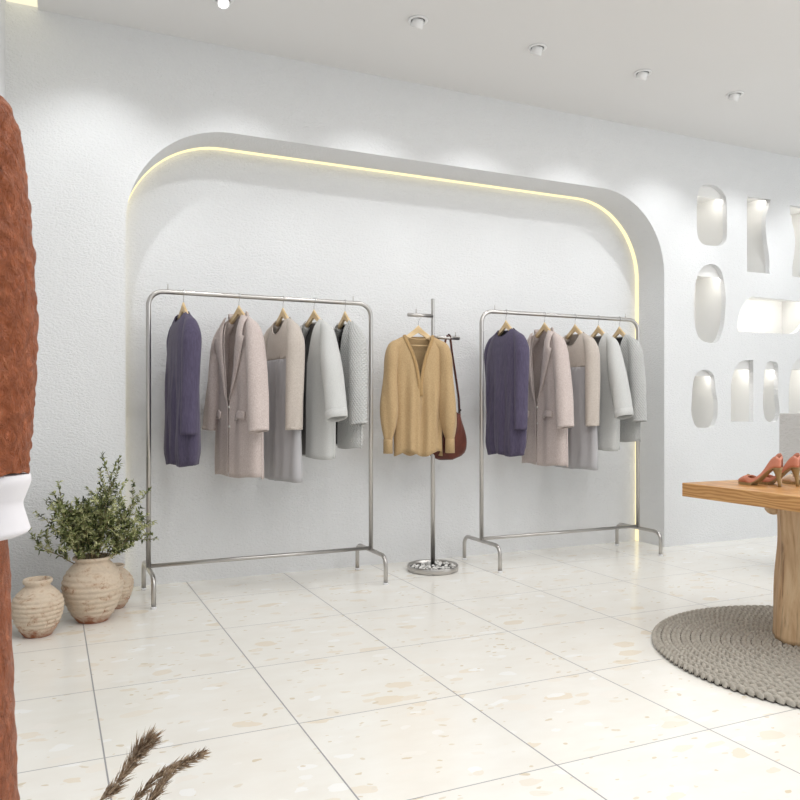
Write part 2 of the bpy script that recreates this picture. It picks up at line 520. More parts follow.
H(340, [(85, 220), (130, 220), (165, 245), (178, 285), (187, 370), (201, 450), (200, 540), (185, 600), (160, 636), (60, 638), (25, 590), (10, 520), (13, 440), (22, 320), (42, 252)], (170, 262))
H(340, [(460, 145), (460, 595), (298, 592), (298, 330), (306, 275), (325, 215), (355, 165), (395, 147)], (455, 217), False)
H(340, [(565, 163), (600, 155), (635, 170), (643, 230), (642, 330), (642, 410), (652, 500), (648, 548), (630, 590), (580, 598), (548, 570), (533, 500), (532, 420), (536, 320), (543, 220)], (640, 217))
H(340, [(830, 130), (900, 132), (905, 200), (905, 600), (722, 590), (718, 480), (720, 370), (727, 280), (745, 190), (780, 140)], (900, 218), False)

cu = bpy.data.curves.new('outline', 'CURVE'); cu.dimensions = '2D'; cu.fill_mode = 'BOTH'
def spl(P):
    s = cu.splines.new('POLY'); s.points.add(len(P) - 1)
    for i, (x, z) in enumerate(P): s.points[i].co = (x, z, 0, 1)
    s.use_cyclic_u = True
spl([(-0.216, 0.0), (AX0, 0.0)] + arch[1:-1] + [(AX1, 0.0), (9.4, 0.0), (9.4, CZ), (-0.216, CZ)])
for h in HOLES: spl(h[0])
cob = bpy.data.objects.new('outline', cu); COL.objects.link(cob)
dg = bpy.context.evaluated_depsgraph_get()
me = bpy.data.meshes.new_from_object(cob.evaluated_get(dg))
bm = bmesh.new(); bm.from_mesh(me)
for v in bm.verts: v.co = Vector((v.co.x, FY, v.co.y))
bpy.data.objects.remove(cob); bpy.data.curves.remove(cu); bpy.data.meshes.remove(me)
for f in bm.faces:
    f.normal_update()
    if f.normal.y > 0: f.normal_flip()
def strip(bm, P, y0, y1, closed):
    vs = [(bm.verts.new((x, y0, z)), bm.verts.new((x, y1, z))) for x, z in P]
    m = len(vs)
    for i in range(m if closed else m - 1):
        a, b = vs[i], vs[(i + 1) % m]
        f = bm.faces.new((a[0], b[0], b[1], a[1])); f.smooth = True
ME = bpy.data.meshes.new('wall_back')
strip(bm, arch, FY, BY, False)                       # reveal of the big recess
for P, zt, x1, x0, z0, z1 in HOLES:                  # rims of the little openings
    strip(bm, P, FY, FY + .045, True)
def quad(bm, *p):
    return bm.faces.new([bm.verts.new(q) for q in p])
quad(bm, (-0.216, BY, 0), (5.0, BY, 0), (5.0, BY, CZ), (-0.216, BY, CZ))
bm.to_mesh(ME); bm.free()
ME.materials.append(M_wall)
wb = bpy.data.objects.new('wall_back', ME); COL.objects.link(wb); wb['kind'] = 'structure'
bm = bmesh.new()
D0, D1 = FY + .045, FY + .33
for P, zt, x1, x0, z0, z1 in HOLES:
    e = .0
    quad(bm, (x0, D0, zt), (x1, D0, zt), (x1, D0, z1 + .02), (x0, D0, z1 + .02))
    quad(bm, (x0, D1, z0), (x1, D1, z0), (x1, D1, zt + .03), (x0, D1, zt + .03))
    quad(bm, (x0, D0, z0), (x1, D0, z0), (x1, D1, z0), (x0, D1, z0))
    quad(bm, (x0, D0, zt + .03), (x1, D0, zt + .03), (x1, D1, zt + .03), (x0, D1, zt + .03))
    quad(bm, (x0, D0, z0), (x0, D1, z0), (x0, D1, zt + .03), (x0, D0, zt + .03))
    quad(bm, (x1, D0, z0), (x1, D1, z0), (x1, D1, zt + .03), (x1, D0, zt + .03))
struct('trim_1', bm, M_niche)
for k, (P, zt, x1, x0, z0, z1) in enumerate(HOLES):
    bm = bmesh.new(); add_box(bm, x0 + .01, x1 - .01, D0 + .006, D0 + .022, zt + .012, zt + .024)
    o = obj('niche_light', bm, M_led_niche, None, False)
    tag(o, ['slim lamp hidden in the top of the upper left rounded wall niche', 'slim lamp hidden in the top of the wavy upright wall niche', 'slim lamp hidden in the wavy wall niche at the right edge of the photo', 'slim lamp hidden in the top of the tall oval wall niche', 'slim lamp hidden in the top of the wide low wall niche', 'slim lamp hidden in the top of the leftmost wall niche of the bottom row', 'slim lamp hidden in the half arched wall niche with a square right side', 'slim lamp hidden in the narrow pill shaped wall niche of the bottom row', 'slim lamp hidden in the bottom row niche above the grey plinth'][k], 'light', 'niche lamps')

# warm LED line along the inner corner of the big recess
bm = bmesh.new()
inner = []
cx = (AX0 + AX1) / 2
P2 = []
for i, (x, z) in enumerate(arch):
    # inward normal of the arch
    if z <= AZ - AR + 1e-6 and x < cx: n = (1, 0)
    elif z <= AZ - AR + 1e-6: n = (-1, 0)
    else:
        c = (AX0 + AR, AZ - AR) if x < cx else (AX1 - AR, AZ - AR)
        l = math.hypot(x - c[0], z - c[1]); n = (-(x - c[0]) / l, -(z - c[1]) / l)
    P2.append(((x, z), n))
LW, LT = 0.035, 0.006
rows = []
for (x, z), n in P2:
    z = max(z, 0.003)
    a = (x + n[0] * .0005, z + n[1] * .0005); b = (x + n[0] * LT, z + n[1] * LT)
    rows.append([bm.verts.new((a[0], BY - .001, a[1])), bm.verts.new((b[0], BY - .001, b[1])), bm.verts.new((b[0], BY - LW, b[1])), bm.verts.new((a[0], BY - LW, a[1]))])
for i in range(len(rows) - 1):
    for k in range(4):
        bm.faces.new((rows[i][k], rows[i][(k + 1) % 4], rows[i + 1][(k + 1) % 4], rows[i + 1][k]))
bm.faces.new(rows[0]); bm.faces.new(rows[-1][::-1])
tag(obj('led_strip', bm, M_led, None, False), 'thin glowing warm light strip running round the inner edge of the big arched recess', 'light strip')

# short return wall on the left
bm = bmesh.new(); add_box(bm, -1.6, -0.216, 4.05, 5.4, 0, CZ); struct('wall_left', bm, M_wall)

# ------------------------------------------------------------------ downlights
def downlight(X, Y, label, tilt=28, first=[None]):
    t = thing('downlight', label, 'ceiling light', (X, Y, CZ), 0, 'adjustable ceiling downlights')
    bm = bmesh.new()
    add_lathe(bm, [(.040, -.001), (.056, -.001), (.058, -.004), (.055, -.008), (.043, -.008), (.040, -.004), (.040, -.001)], n=28)
    obj('trim_ring', bm, M_fix, t)
    bm = bmesh.new(); add_lathe(bm, [(0, -.0015), (.041, -.0015)], n=24); obj('recess', bm, M_recess, t)
    R = Matrix.Rotation(math.radians(tilt), 4, 'X')       # swing the beam towards the wall
    off = Vector((0, 0, -.004))
    bm = bmesh.new()
    add_lathe(bm, [(0, .012), (.028, .012), (.033, .004), (.034, -.036), (.031, -.040), (.029, -.034), (.029, -.032)], n=24)
    bm.transform(Matrix.Translation(off) @ R); obj('lamp_head', bm, M_fix, t)
    bm = bmesh.new(); add_lathe(bm, [(0, -.0325), (.0285, -.0325)], n=24)
    bm.transform(Matrix.Translation(off) @ R); obj('lens', bm, M_lens, t)
    ld = bpy.data.lights.new('lamp_light', 'SPOT'); ld.energy = SPOT_WALL; ld.color = (.96, .98, 1)
    ld.spot_size = math.radians(82); ld.spot_blend = 0.85; ld.shadow_soft_size = 0.028
    lo = bpy.data.objects.new('lamp_light', ld); COL.objects.link(lo); lo.parent = t
    lo.location = off + R.to_3x3() @ Vector((0, 0, -.046)); lo.rotation_euler = (math.radians(tilt), 0, 0)
    return t
for X, Y, lb in ((-.58 + .83, 3.95, 'white adjustable downlight above the terracotta jars, out of the top of the photo'),
                 (1.05, 3.93, 'white adjustable downlight just above the top edge, over the left rail'),
                 (1.921, 3.952, 'white adjustable downlight, second from the left on the ceiling'),
                 (2.735, 3.948, 'white adjustable downlight, third from the left on the ceiling'),
                 (3.575, 3.955, 'white adjustable downlight, fourth from the left on the ceiling'),
                 (4.411, 3.954, 'white adjustable downlight, rightmost one in the photo'),
                 (5.245, 3.954, 'white adjustable downlight beyond the right edge of the photo'),
                 (6.08, 3.954, 'white adjustable downlight far beyond the right edge of the photo')):
    downlight(X, Y, lb)
front_lamp = downlight(.86, 4.19, 'white adjustable downlight with a bright lens at the top edge, leftmost in the photo', -32)
for ch in front_lamp.children:
    if ch.type == 'LIGHT': ch.data.energy = 8

# ------------------------------------------------------------------ clothes rails
RZ, RY = 1.803, 4.70
def rack(label, x0, x1):
    xc = (x0 + x1) / 2; w = (x1 - x0) / 2
    t = thing('clothes_rail', label, 'clothes rail', (xc, RY, 0), 0, 'metal clothes rails')
    r = 0.0145; cr = 0.085
    bm = bmesh.new()
    pts = [(-w, 0, .175)] + [(-w, 0, RZ - cr - .3)] + arc((-w + cr, 0, RZ - cr), cr, PI, PI / 2, 10) + [(0, 0, RZ)] + arc((w - cr, 0, RZ - cr), cr, PI / 2, 0, 10) + [(w, 0, RZ - cr - .3), (w, 0, .175)]
    add_sweep(bm, pts, r, 14, up=(0, 1, 0)); obj('frame', bm, M_metal, t)
    for s in (-1, 1):
        bm = bmesh.new()
        d = .245; c = .06; h = .178
        pts = [(s * w, -d, .012)] + arc((s * w, -d + c, h - c), c, PI, PI / 2, 8, 'yz') + [(s * w, 0, h)] + arc((s * w, d - c, h - c), c, PI / 2, 0, 8, 'yz') + [(s * w, d, .012)]
        add_sweep(bm, pts, .0135, 12, up=(1, 0, 0)); foot = obj('foot', bm, M_metal, t)
        for q in (-1, 1):
            bm = bmesh.new(); add_lathe(bm, [(0, 0), (.017, 0), (.017, .009), (.013, .014), (0, .014)], (s * w, q * d, 0), 14)
            obj('glide', bm, M_glide, foot)
    bm = bmesh.new(); add_sweep(bm, [(-w, 0, .192), (w, 0, .192)], .012, 12); obj('lower_bar', bm, M_metal, t)
    for X in (-w + .11, w - .125):
        bm = bmesh.new(); add_sweep(bm, [(X, 0, RZ + .008), (X, 0, RZ + .046)], .003, 8); obj('end_pin', bm, M_metal, t)
    return t
rack('brushed metal clothes rail on the left, standing behind the terracotta jars', 0.532, 1.938)
rack('brushed metal clothes rail on the right, next to the glowing edge of the recess', 2.783, 4.199)

# ------------------------------------------------------------------ hangers and garments
def hz(x):
    x = abs(x); return -.082 - .85 * x + 1.25 * x * x
def make_hanger(bar=False):
    t = thing('clothes_hanger', '', 'hanger', group='wooden hangers')
    bm = bmesh.new()
    pts = [(0, 0, -.075), (0, 0, -.02)]
    pts = [(0, 0, -.085), (0, 0, -.035), (0.004, 0, -.027)] + [(.0185 * math.cos(a), 0, .0 + .0185 * math.sin(a)) for a in [-1.2 + (3.9 + 0.35) * i / 14 for i in range(15)]]
    add_sweep(bm, pts, .0022, 8, up=(0, 1, 0)); obj('hook', bm, M_hook, t)
    bm = bmesh.new()
    n = 24; rows = []
    for i in range(n + 1):
        x = -.178 + .356 * i / n; a = abs(x) / .178
        z = hz(x); hh = .021 - .008 * a
        if abs(x) < .03: hh += .005 * (1 - abs(x) / .03)
        ty = .0075 + .004 * a; yb = -.012 * a * a * 0
        rows.append([bm.verts.new((x, -ty + yb, z - hh)), bm.verts.new((x, -ty + yb, z + hh * .7)), bm.verts.new((x, -ty * .4 + yb, z + hh)), bm.verts.new((x, ty * .4 + yb, z + hh)), bm.verts.new((x, ty + yb, z + hh * .7)), bm.verts.new((x, ty + yb, z - hh))])
    for i in range(n):
        for k in range(6):
            bm.faces.new((rows[i][k], rows[i][(k + 1) % 6], rows[i + 1][(k + 1) % 6], rows[i + 1][k]))
    bm.faces.new(rows[0]); bm.faces.new(rows[-1][::-1])
    body = obj('shoulder_bar', bm, M_hangwood, t, angle=40)
    if bar:
        bm = bmesh.new(); add_sweep(bm, [(-.165, 0, -.195), (.165, 0, -.195)], .005, 8, up=(0, 1, 0)); obj('trouser_bar', bm, M_hangwood, t)
    return t

class G:   # parameters of one garment
    n = .075; sw = .208; ep = .9; bw = .235; hw = .245; dep = .060; hdep = .062; zhem = -1.0
    scoop = .06; open = False; gap0 = .05; gapmin = .004; sb = .5; fold = .010; fk = 9.0; seed = 0
    hemw = .006; gather = 0.0; ex = 2.6
    def __init__(s, **k):
        for a, b in k.items(): setattr(s, a, b)

def sh_line(g, x):
    ax = abs(x)
    z = hz(min(ax, .205)) + .024
    if ax < g.n: z = hz(g.n) + .024
    if ax > .17: z -= (ax - .17) ** 2 * 9
    return z

def body_point(g, u, v, front):
    """u across -1..1, v 0 top .. 1 hem"""
    x0 = u * g.sw
    zt = sh_line(g, x0)
    sx = abs(x0) / g.n
    if sx < 1:
        zt -= (g.scoop if front else .012) * math.sqrt(1 - sx ** 2)
    ph = g.seed * 1.7 + (0 if front else 2.1)
    zb = g.zhem + g.hemw * math.sin(5 * u + ph) * 1.0
    z = zt + (zb - zt) * v
    s = (hz(g.n) + .024) - z                       # distance below the neck
    k = smst((s - .02) / .25)
    w = g.sw + (g.bw - g.sw) * k + (g.hw - g.bw) * smst((s - .25) / max(.05, (-g.zhem - .45)))
    if g.gather: w -= g.gather * smst((v - .90) / .1); 
    x = u * w
    sl = max(0.0, sh_line(g, x0) - z)
    dd = g.dep + (g.hdep - g.dep) * v
    if g.gather: dd -= g.gather * .5 * smst((v - .90) / .1)
    D = .009 + (dd - .009) * (1 - math.exp(-sl / .055))
    e = max(0.0, 1 - abs(u) ** g.ex) ** .5
    y = D * e
    fl = g.fold * smst((s - .12) / .45) * (0.35 + .65 * e) * (math.sin(g.fk * u + ph + .8 * math.sin(3 * v + ph)) * .7 + .4 * math.sin(g.fk * 2.3 * u + 2 * ph + v) + .3 * math.sin(6 * u + 11 * v + ph))
    if abs(u) > .999: fl = 0
    return Vector((x, -(y + fl) if front else (y * .8 - fl * .6), z))

def garment_body(g, nu=44, nv=34):
    bm = bmesh.new()
    def sheet(us, front):
        rows = []
        for j in range(nv + 1):
            v = (j / nv)
            v = v ** 1.25
            row = []
            for u in us:
                uu = u(v) if callable(u) else u
                row.append(bm.verts.new(body_point(g, uu, v, front)))
            rows.append(row)
        for j in range(nv):
            for i in range(len(us) - 1):
                bm.faces.new((rows[j][i], rows[j][i + 1], rows[j + 1][i + 1], rows[j + 1][i]))
        return rows
    dist = lambda i: math.sin(PI / 2 * (i / (nu / 2) - 1))
    U = [dist(i) for i in range(nu + 1)]
    sheet(U, False)
    if not g.open: sheet(U, True)
    else:
        h = nu // 2
        for sgn in (-1, 1):
            def mk(i, sgn=sgn):
                a = i / h
                return lambda v: sgn * (1 - (1 - edge_u(g, v, sgn)) * math.sin(PI / 2 * a)) if True else 0
            us = [mk(i) for i in range(h + 1)]
            sheet(us, True)
    bmesh.ops.remove_doubles(bm, verts=bm.verts[:], dist=.0012)
    bad = [f for f in bm.faces if f.calc_area() < 1e-9]
    if bad: bmesh.ops.delete(bm, geom=bad, context='FACES')
    return bm

def edge_u(g, v, sgn):
    """where the opening edge of the front panel runs"""
    L_ = -g.zhem
    s = v * L_
    top = g.n / g.sw * 1.0
    a = max(0.0, 1 - s / g.sb)
    return g.gapmin / g.sw + (top - g.gapmin / g.sw) * a ** g.ep + .012 * sgn * (1 - a)

def sleeve_bm(g, sgn, length, r0=(.060, .062), r1=(.046, .050), out=.035, fwd=-.02, puff=0, n=22, wr=.06, seed=0, curve=1.0):
    """a sleeve that leaves the shoulder along its slope and then falls; radii are (across, deep)"""
    bm = bmesh.new()
    zl = lambda x: sh_line(g, x)
    zend = -.215 - length
    ctrl = [(.095, zl(.095) - .030, .026, .020), (.135, zl(.135) - .036, .034, .030), (.172, zl(.165) - .052, .042, .042), (g.sw - .006, -.285, .046, .054)]
    K = 5
    for k in range(1, K + 1):
        q = k / K
        z = -.285 + (zend + .285) * q
        pf = puff * math.sin(PI * q ** 1.7)
        ra = max(.046, r0[0] * .9) if q < .01 else (r0[0] + (r1[0] - r0[0]) * q + pf)
        ra = .046 + (ra - .046) * smst(q * 2.2)
        rb = (r0[1] + (r1[1] - r0[1]) * q + pf)
        ctrl.append((g.sw - .006 + out * q ** curve, z, ra, rb))
    Q = interp(ctrl, 5); m = len(Q) - 1
    rings = []
    for i, (x, z, ra, rb) in enumerate(Q):
        a_, b_ = Q[max(i - 1, 0)], Q[min(i + 1, m)]
        tx, tz = b_[0] - a_[0], b_[1] - a_[1]
        l = math.hypot(tx, tz); tx /= l; tz /= l
        nx, nz = -tz, tx            # outward / upward normal in the plane of the garment
        q = i / m
        ring = []
        for a in range(n):
            th = 2 * PI * a / n
            wob = 1 + (wr * math.sin(3 * th + seed + 5 * q) + wr * .6 * math.sin(5 * th + 2 * seed + 10 * q)) * smst((q - .2) * 1.6)
            lx = ra * math.cos(th) * wob; ly = rb * math.sin(th) * wob
            ring.append(bm.verts.new((sgn * (x + nx * lx), fwd * q ** 1.3 + ly, z + nz * lx)))
        rings.append(ring)
    for i in range(m):
        for a in range(n):
            bm.faces.new((rings[i][a], rings[i][(a + 1) % n], rings[i + 1][(a + 1) % n], rings[i + 1][a]))
    bm.faces.new(rings[0])
    d = (sum((v.co for v in rings[-1]), Vector()) - sum((v.co for v in rings[-3]), Vector())).normalized()
    return bm, ([v.co.copy() for v in rings[-1]], d)

def cuff_bm(ed, h, grow):
    """a band around the sleeve end, running back up along the sleeve"""
    end, dv = ed
    bm = bmesh.new()
    c = sum(end, Vector()) / len(end)
    rows = []
    for back, gr in ((h, grow * .4), (h * .97, grow), (h * .5, grow * 1.1), (.0, grow * 1.0), (-.003, grow * .3), (0, -.004)):
        row = []
        for p in end:
            r = p - c; l = r.length
            row.append(bm.verts.new(c + r * ((l + gr) / l) - dv * back))
        rows.append(row)
    m = len(end)
    for j in range(len(rows) - 1):
        for a in range(m):
            bm.faces.new((rows[j][a], rows[j][(a + 1) % m], rows[j + 1][(a + 1) % m], rows[j + 1][a]))
    return bm

def edge_pt(g, s, sgn):
    v = s / -g.zhem
    return body_point(g, sgn * edge_u(g, v, sgn), v, True)

def lapel_bm(g, sgn, s0=.0, notch=.13, wid=.06):
    bm = bmesh.new(); rows = []
    nn = 16
    for i in range(nn + 1):
        s = s0 + (g.sb * .92 - s0) * i / nn
        p = edge_pt(g, s, sgn)
        q = (s - s0) / (g.sb * .92 - s0)
        if s < notch: w = wid * .55 + wid * .25 * s / notch
        else: w = wid * 1.05 * (1 - ((s - notch) / (g.sb * .92 - notch))) ** .8 + .003
        lift = .017 * (1 - q) + .005
        row = []
        for k in range(5):
            a = k / 4
            x = p.x + sgn * w * a
            # stay on top of the front panel
            uu = min(.98, abs(x) / g.bw) * sgn
            vv = s / -g.zhem
            fy = body_point(g, uu, vv, True).y
            y = min(p.y, fy) - lift * math.sin(PI * (.15 + .7 * a)) - .004
            row.append(bm.verts.new((x, y, p.z - .012 * a * (1 if s < notch else -1.2) )))
        rows.append(row)
    for i in range(nn):
        for k in range(4):
            bm.faces.new((rows[i][k], rows[i][k + 1], rows[i + 1][k + 1], rows[i + 1][k]))
    return bm

def collar_bm(g, h=.045):
    bm = bmesh.new(); rows = []
    nn = 18
    for i in range(nn + 1):
        a = PI * (i / nn)
        x = g.n * 1.02 * math.cos(a); y = .030 * math.sin(a) - .012
        zb = hz(g.n) + .024
        row = []
        for (o, dz) in ((0, -.012), (.002, .012), (.006, .024), (.013, .018), (.018, -h * .5)):
            dx = math.cos(a) * o; dy = math.sin(a) * o
            row.append(bm.verts.new((x + dx, y + dy, zb + dz - .004 * math.sin(a))))
        rows.append(row)
    for i in range(nn):
        for k in range(4):
            bm.faces.new((rows[i][k], rows[i][k + 1], rows[i + 1][k + 1], rows[i + 1][k]))
    return bm

def neckband_bm(g, w=.012):
    bm = bmesh.new(); P = []
    for i in range(41):
        th = 2 * PI * i / 40
        u = math.cos(th) * .985 * g.n / g.sw
        p = body_point(g, u, 0, math.sin(th) < 0)
        P.append(p + Vector((0, 0, .0)))
    add_sweep(bm, P, w * .35, 6, cap=False)
    return bm

def hem_bm(g, r=.003):
    return None

def panel_bm(g, u0, u1, s0, s1, off=.008):
    """a flap lying on the front panel"""
    bm = bmesh.new(); rows = []
    for j in range(5):
        s = s0 + (s1 - s0) * j / 4
        row = []
        for i in range(7):
            u = u0 + (u1 - u0) * i / 6
            p = body_point(g, u, s / -g.zhem, True); p.y -= off * (0.6 + .5 * j / 4)
            row.append(bm.verts.new(p))
        rows.append(row)
    for j in range(4):
        for i in range(6):
            bm.faces.new((rows[j][i], rows[j][i + 1], rows[j + 1][i + 1], rows[j + 1][i]))
    return bm

def button(g, s, sgn, t, mat, off=.004, du=.02):
    v = s / -g.zhem
    p = body_point(g, sgn * (edge_u(g, v, sgn) + du), v, True)
    bm = bmesh.new(); add_lathe(bm, [(0, .003), (.007, .003), (.008, 0), (.007, -.003)], n=12)
    bm.transform(Matrix.Translation((p.x, p.y - off, p.z)) @ Matrix.Rotation(PI / 2, 4, 'X'))
    obj('button', bm, mat, t)

GT = .004
def lining(g, t, mat=None):
    bm = bmesh.new(); rows = []
    for j in range(21):
        v = .012 + .975 * j / 20
        rows.append([bm.verts.new(body_point(g, -.93 + 1.86 * i / 20, v, False) * 1.0 + Vector((0, -.007, 0))) for i in range(21)])
    for j in range(20):
        for i in range(20): bm.faces.new((rows[j][i], rows[j][i + 1], rows[j + 1][i + 1], rows[j + 1][i]))
    obj('lining', bm, mat or M_dark_lining, t)
def make_purple():
    g = G(zhem=-1.02, sw=.205, bw=.228, hw=.222, dep=.064, hdep=.078, scoop=.060, fold=.014, fk=10, seed=1, gather=.022, hemw=.008, n=.082)
    t = thing('violet_dress', '', 'dress')
    obj('bodice', garment_body(g), M_purple, t, solid=GT)
    obj('neckband', neckband_bm(g), M_purple, t)
    lining(g, t)
    for s in (-1, 1):
        bm, e = sleeve_bm(g, s, .62, r0=(.044, .054), r1=(.034, .046), out=.022 if s > 0 else -.02, fwd=-.03 if s > 0 else .03, seed=s + 2)
        sl = obj('sleeve', bm, M_purple, t, solid=GT)
        obj('cuff', cuff_bm(e, .006, .001), M_purple, sl)
    return t
def make_coat():
    g = G(zhem=-1.10, bw=.228, hw=.255, dep=.062, hdep=.072, open=True, sb=.60, scoop=.05, fold=.010, fk=6, seed=2, n=.092, gapmin=.004)
    t = thing('wool_coat', '', 'coat')
    obj('coat_body', garment_body(g), M_marl, t, solid=.006)
    for s in (-1, 1):
        obj('lapel', lapel_bm(g, s, wid=.088), M_marl, t, solid=.005)
        u = (.30, .72) if s > 0 else (-.72, -.30)
        obj('pocket_flap', panel_bm(g, u[0], u[1], .645, .70, .013), M_marl, t, solid=.006)
        bm, e = sleeve_bm(g, s, .605, r0=(.058, .060), r1=(.054, .058), out=.095 if s > 0 else .045, fwd=-.045, seed=s * 1.3, wr=.075)
        sl = obj('sleeve', bm, M_marl, t, solid=.006)
        obj('cuff', cuff_bm(e, .022, .003), M_marl, sl)
    obj('collar', collar_bm(g, .05), M_marl, t, solid=.005)
    for s in (.60, .74): button(g, s, 1, t, M_button)
    return t
def make_dress():
    g = G(zhem=-1.135, bw=.222, hw=.245, dep=.058, hdep=.068, scoop=.105, fold=.013, fk=7, seed=3, n=.088, hemw=.003)
    t = thing('two_tone_dress', '', 'dress')
    full = garment_body(g)
    zc = -.385
    low = full.copy()
    for b, up in ((full, True), (low, False)):
        bmesh.ops.bisect_plane(b, geom=b.verts[:] + b.edges[:] + b.faces[:], plane_co=(0, 0, zc), plane_no=(0, 0, 1), clear_inner=up, clear_outer=not up)
    obj('knit_yoke', full, M_knit, t, solid=GT)
    obj('satin_skirt', low, M_satin, t, solid=GT * .8)
    obj('neckband', neckband_bm(g, .014), M_knit, t)
    for s in (-1, 1):
        bm, e = sleeve_bm(g, s, .60, r0=(.048, .056), r1=(.040, .052), out=.03 if s > 0 else .02, fwd=-.03, seed=s * 2.3, wr=.07)
        sl = obj('sleeve', bm, M_knit, t, solid=GT)
        obj('cuff', cuff_bm(e, .014, .002), M_knit, sl)
    return t
def make_grey():
    g = G(zhem=-1.0, bw=.232, hw=.222, dep=.070, hdep=.082, open=True, sb=.30, scoop=.03, fold=.006, fk=5, seed=4, n=.088, gapmin=.034)
    t = thing('collarless_coat', '', 'coat')
    lining(g, t, M_grey_lining)
    obj('coat_body', garment_body(g), M_greywool, t, solid=.006)
    for s in (-1, 1):
        bm, e = sleeve_bm(g, s, .535, r0=(.066, .064), r1=(.058, .062), out=.155 if s > 0 else .03, fwd=-.06, seed=s * .7, wr=.06)
        sl = obj('sleeve', bm, M_greywool, t, solid=.006)
        obj('turned_cuff', cuff_bm(e, .052, .0055), M_greywool, sl)
    button(g, .53, -1, t, M_button)
    return t
def make_quilt():
    g = G(zhem=-.94, bw=.225, hw=.232, dep=.062, hdep=.068, open=True, sb=.35, scoop=.03, fold=.006, fk=5, seed=5, n=.088, gapmin=.045)
    t = thing('quilted_jacket', '', 'jacket')
    obj('jacket_body', garment_body(g), M_quilt, t, solid=.006)
    lining(g, t)
    for s in (-1, 1):
        bm, e = sleeve_bm(g, s, .57, r0=(.054, .058), r1=(.050, .054), out=.065 if s > 0 else .03, fwd=-.03, seed=s * 1.9, wr=.055)
        sl = obj('sleeve', bm, M_quilt, t, solid=.005)
        obj('cuff', cuff_bm(e, .014, .003), M_quilt, sl)
        bm = bmesh.new()
        P = [edge_pt(g, .02 + .9 * i / 24, s) for i in range(25)]
        add_sweep(bm, P, .005, 6, up=(0, 1, 0)); obj('front_binding', bm, M_quilt, t)
    return t

hang0 = make_hanger()
makers = {'P': make_purple, 'C': make_coat, 'D': make_dress, 'G': make_grey, 'Q': make_quilt}
protos = {}
what = {'P': ('violet grey long sleeved dress', 'first from the left'), 'C': ('taupe marl wool coat with lapels and flap pockets', ''),
        'D': ('grey dress with beige knitted yoke and sleeves', ''), 'G': ('light grey collarless coat with turned-up cuffs', ''), 'Q': ('pale grey quilted open jacket', '')}
ord_ = {'P': 'violet dress', 'C': 'taupe lapel coat', 'D': 'two-tone grey dress', 'G': 'collarless grey coat', 'Q': 'pale quilted jacket'}
RACKS = [('left', [('P', .731, 7), ('C', 1.063, 18), ('D', 1.341, 8), ('G', 1.545, 13), ('Q', 1.756, 4)]),
         ('right', [('P', 2.986, 3), ('C', 3.318, 2), ('D', 3.594, 2), ('G', 3.812, 0), ('Q', 4.015, -2)])]
used_h = False
for side, items in RACKS:
    for k, X, dl in items:
        rz = math.radians(-90 + dl)
        loc = (X, RY, RZ)
        lb = '%s hanging on the %s clothes rail' % (what[k][0], side)
        hl = 'pale wooden hanger holding the %s on the %s clothes rail' % (ord_[k], side)
        if k not in protos:
            o = makers[k](); protos[k] = o
            o.location = loc; o.rotation_euler = (0, 0, rz); o['label'] = lb
        else:
            o = dup(protos[k], loc, rz, lb)
        o['group'] = 'clothes hanging on the rails'
        if not used_h:
            hang0.location = loc; hang0.rotation_euler = (0, 0, rz); hang0['label'] = hl; used_h = True
        else:
            dup(hang0, loc, rz, hl)

# ------------------------------------------------------------------ coat stand with blouse and bag
SXc, SYc = 2.405, 4.715
t = thing('coat_stand', 'slim metal coat stand between the two clothes rails, with a round pebble tray', 'coat stand', (SXc, SYc, 0))
bm = bmesh.new(); add_sweep(bm, [(0, 0, .012), (0, 0, 1.59)], .0155, 16); obj('lower_pole', bm, M_metal, t)
bm = bmesh.new(); add_sweep(bm, [(0, 0, 1.56), (0, 0, 1.868)], .0118, 14); obj('upper_pole', bm, M_metal, t, angle=40)
for (xa, xb, z) in ((-.195, -.008, 1.748), (.008, .200, 1.602)):
    bm = bmesh.new(); add_sweep(bm, [(xa, -.012, z), (xb, -.012, z)], .0125, 12, up=(0, 1, 0)); a = obj('arm', bm, M_metal, t)
    px = xa + .062 if xa < 0 else xb - .03
    bm = bmesh.new(); add_sweep(bm, [(px, -.012, z + .008), (px, -.012, z + .042)], .0035, 8); obj('pin', bm, M_metal, a)
bm = bmesh.new()
add_lathe(bm, [(0, .0), (.165, .0), (.174, .004), (.178, .036), (.174, .042), (.170, .036), (.166, .012), (0, .012)], n=48)
tray = obj('base_tray', bm, M_metal, t)
bm = bmesh.new(); add_lathe(bm, [(0, .013), (.164, .013), (.164, .020), (0, .020)], n=40); obj('black_bed', bm, M_blackbed, tray)
def pebble_bm(seed):
    rnd = random.Random(seed); bm = bmesh.new()
    bmesh.ops.create_icosphere(bm, subdivisions=2, radius=1)
    a = [rnd.uniform(-1, 1) for _ in range(6)]
    for v in bm.verts:
        c = v.co
        k = 1 + .12 * math.sin(2.3 * c.x + a[0] * 3) + .10 * math.sin(2.9 * c.y + a[1] * 3)
        v.co = Vector((c.x * .0135 * k, c.y * .0105 * k, c.z * .0072 * k))
    return bm
peb0 = [None] * 3
cnt = 0; spots = []
rnd = random.Random(3)
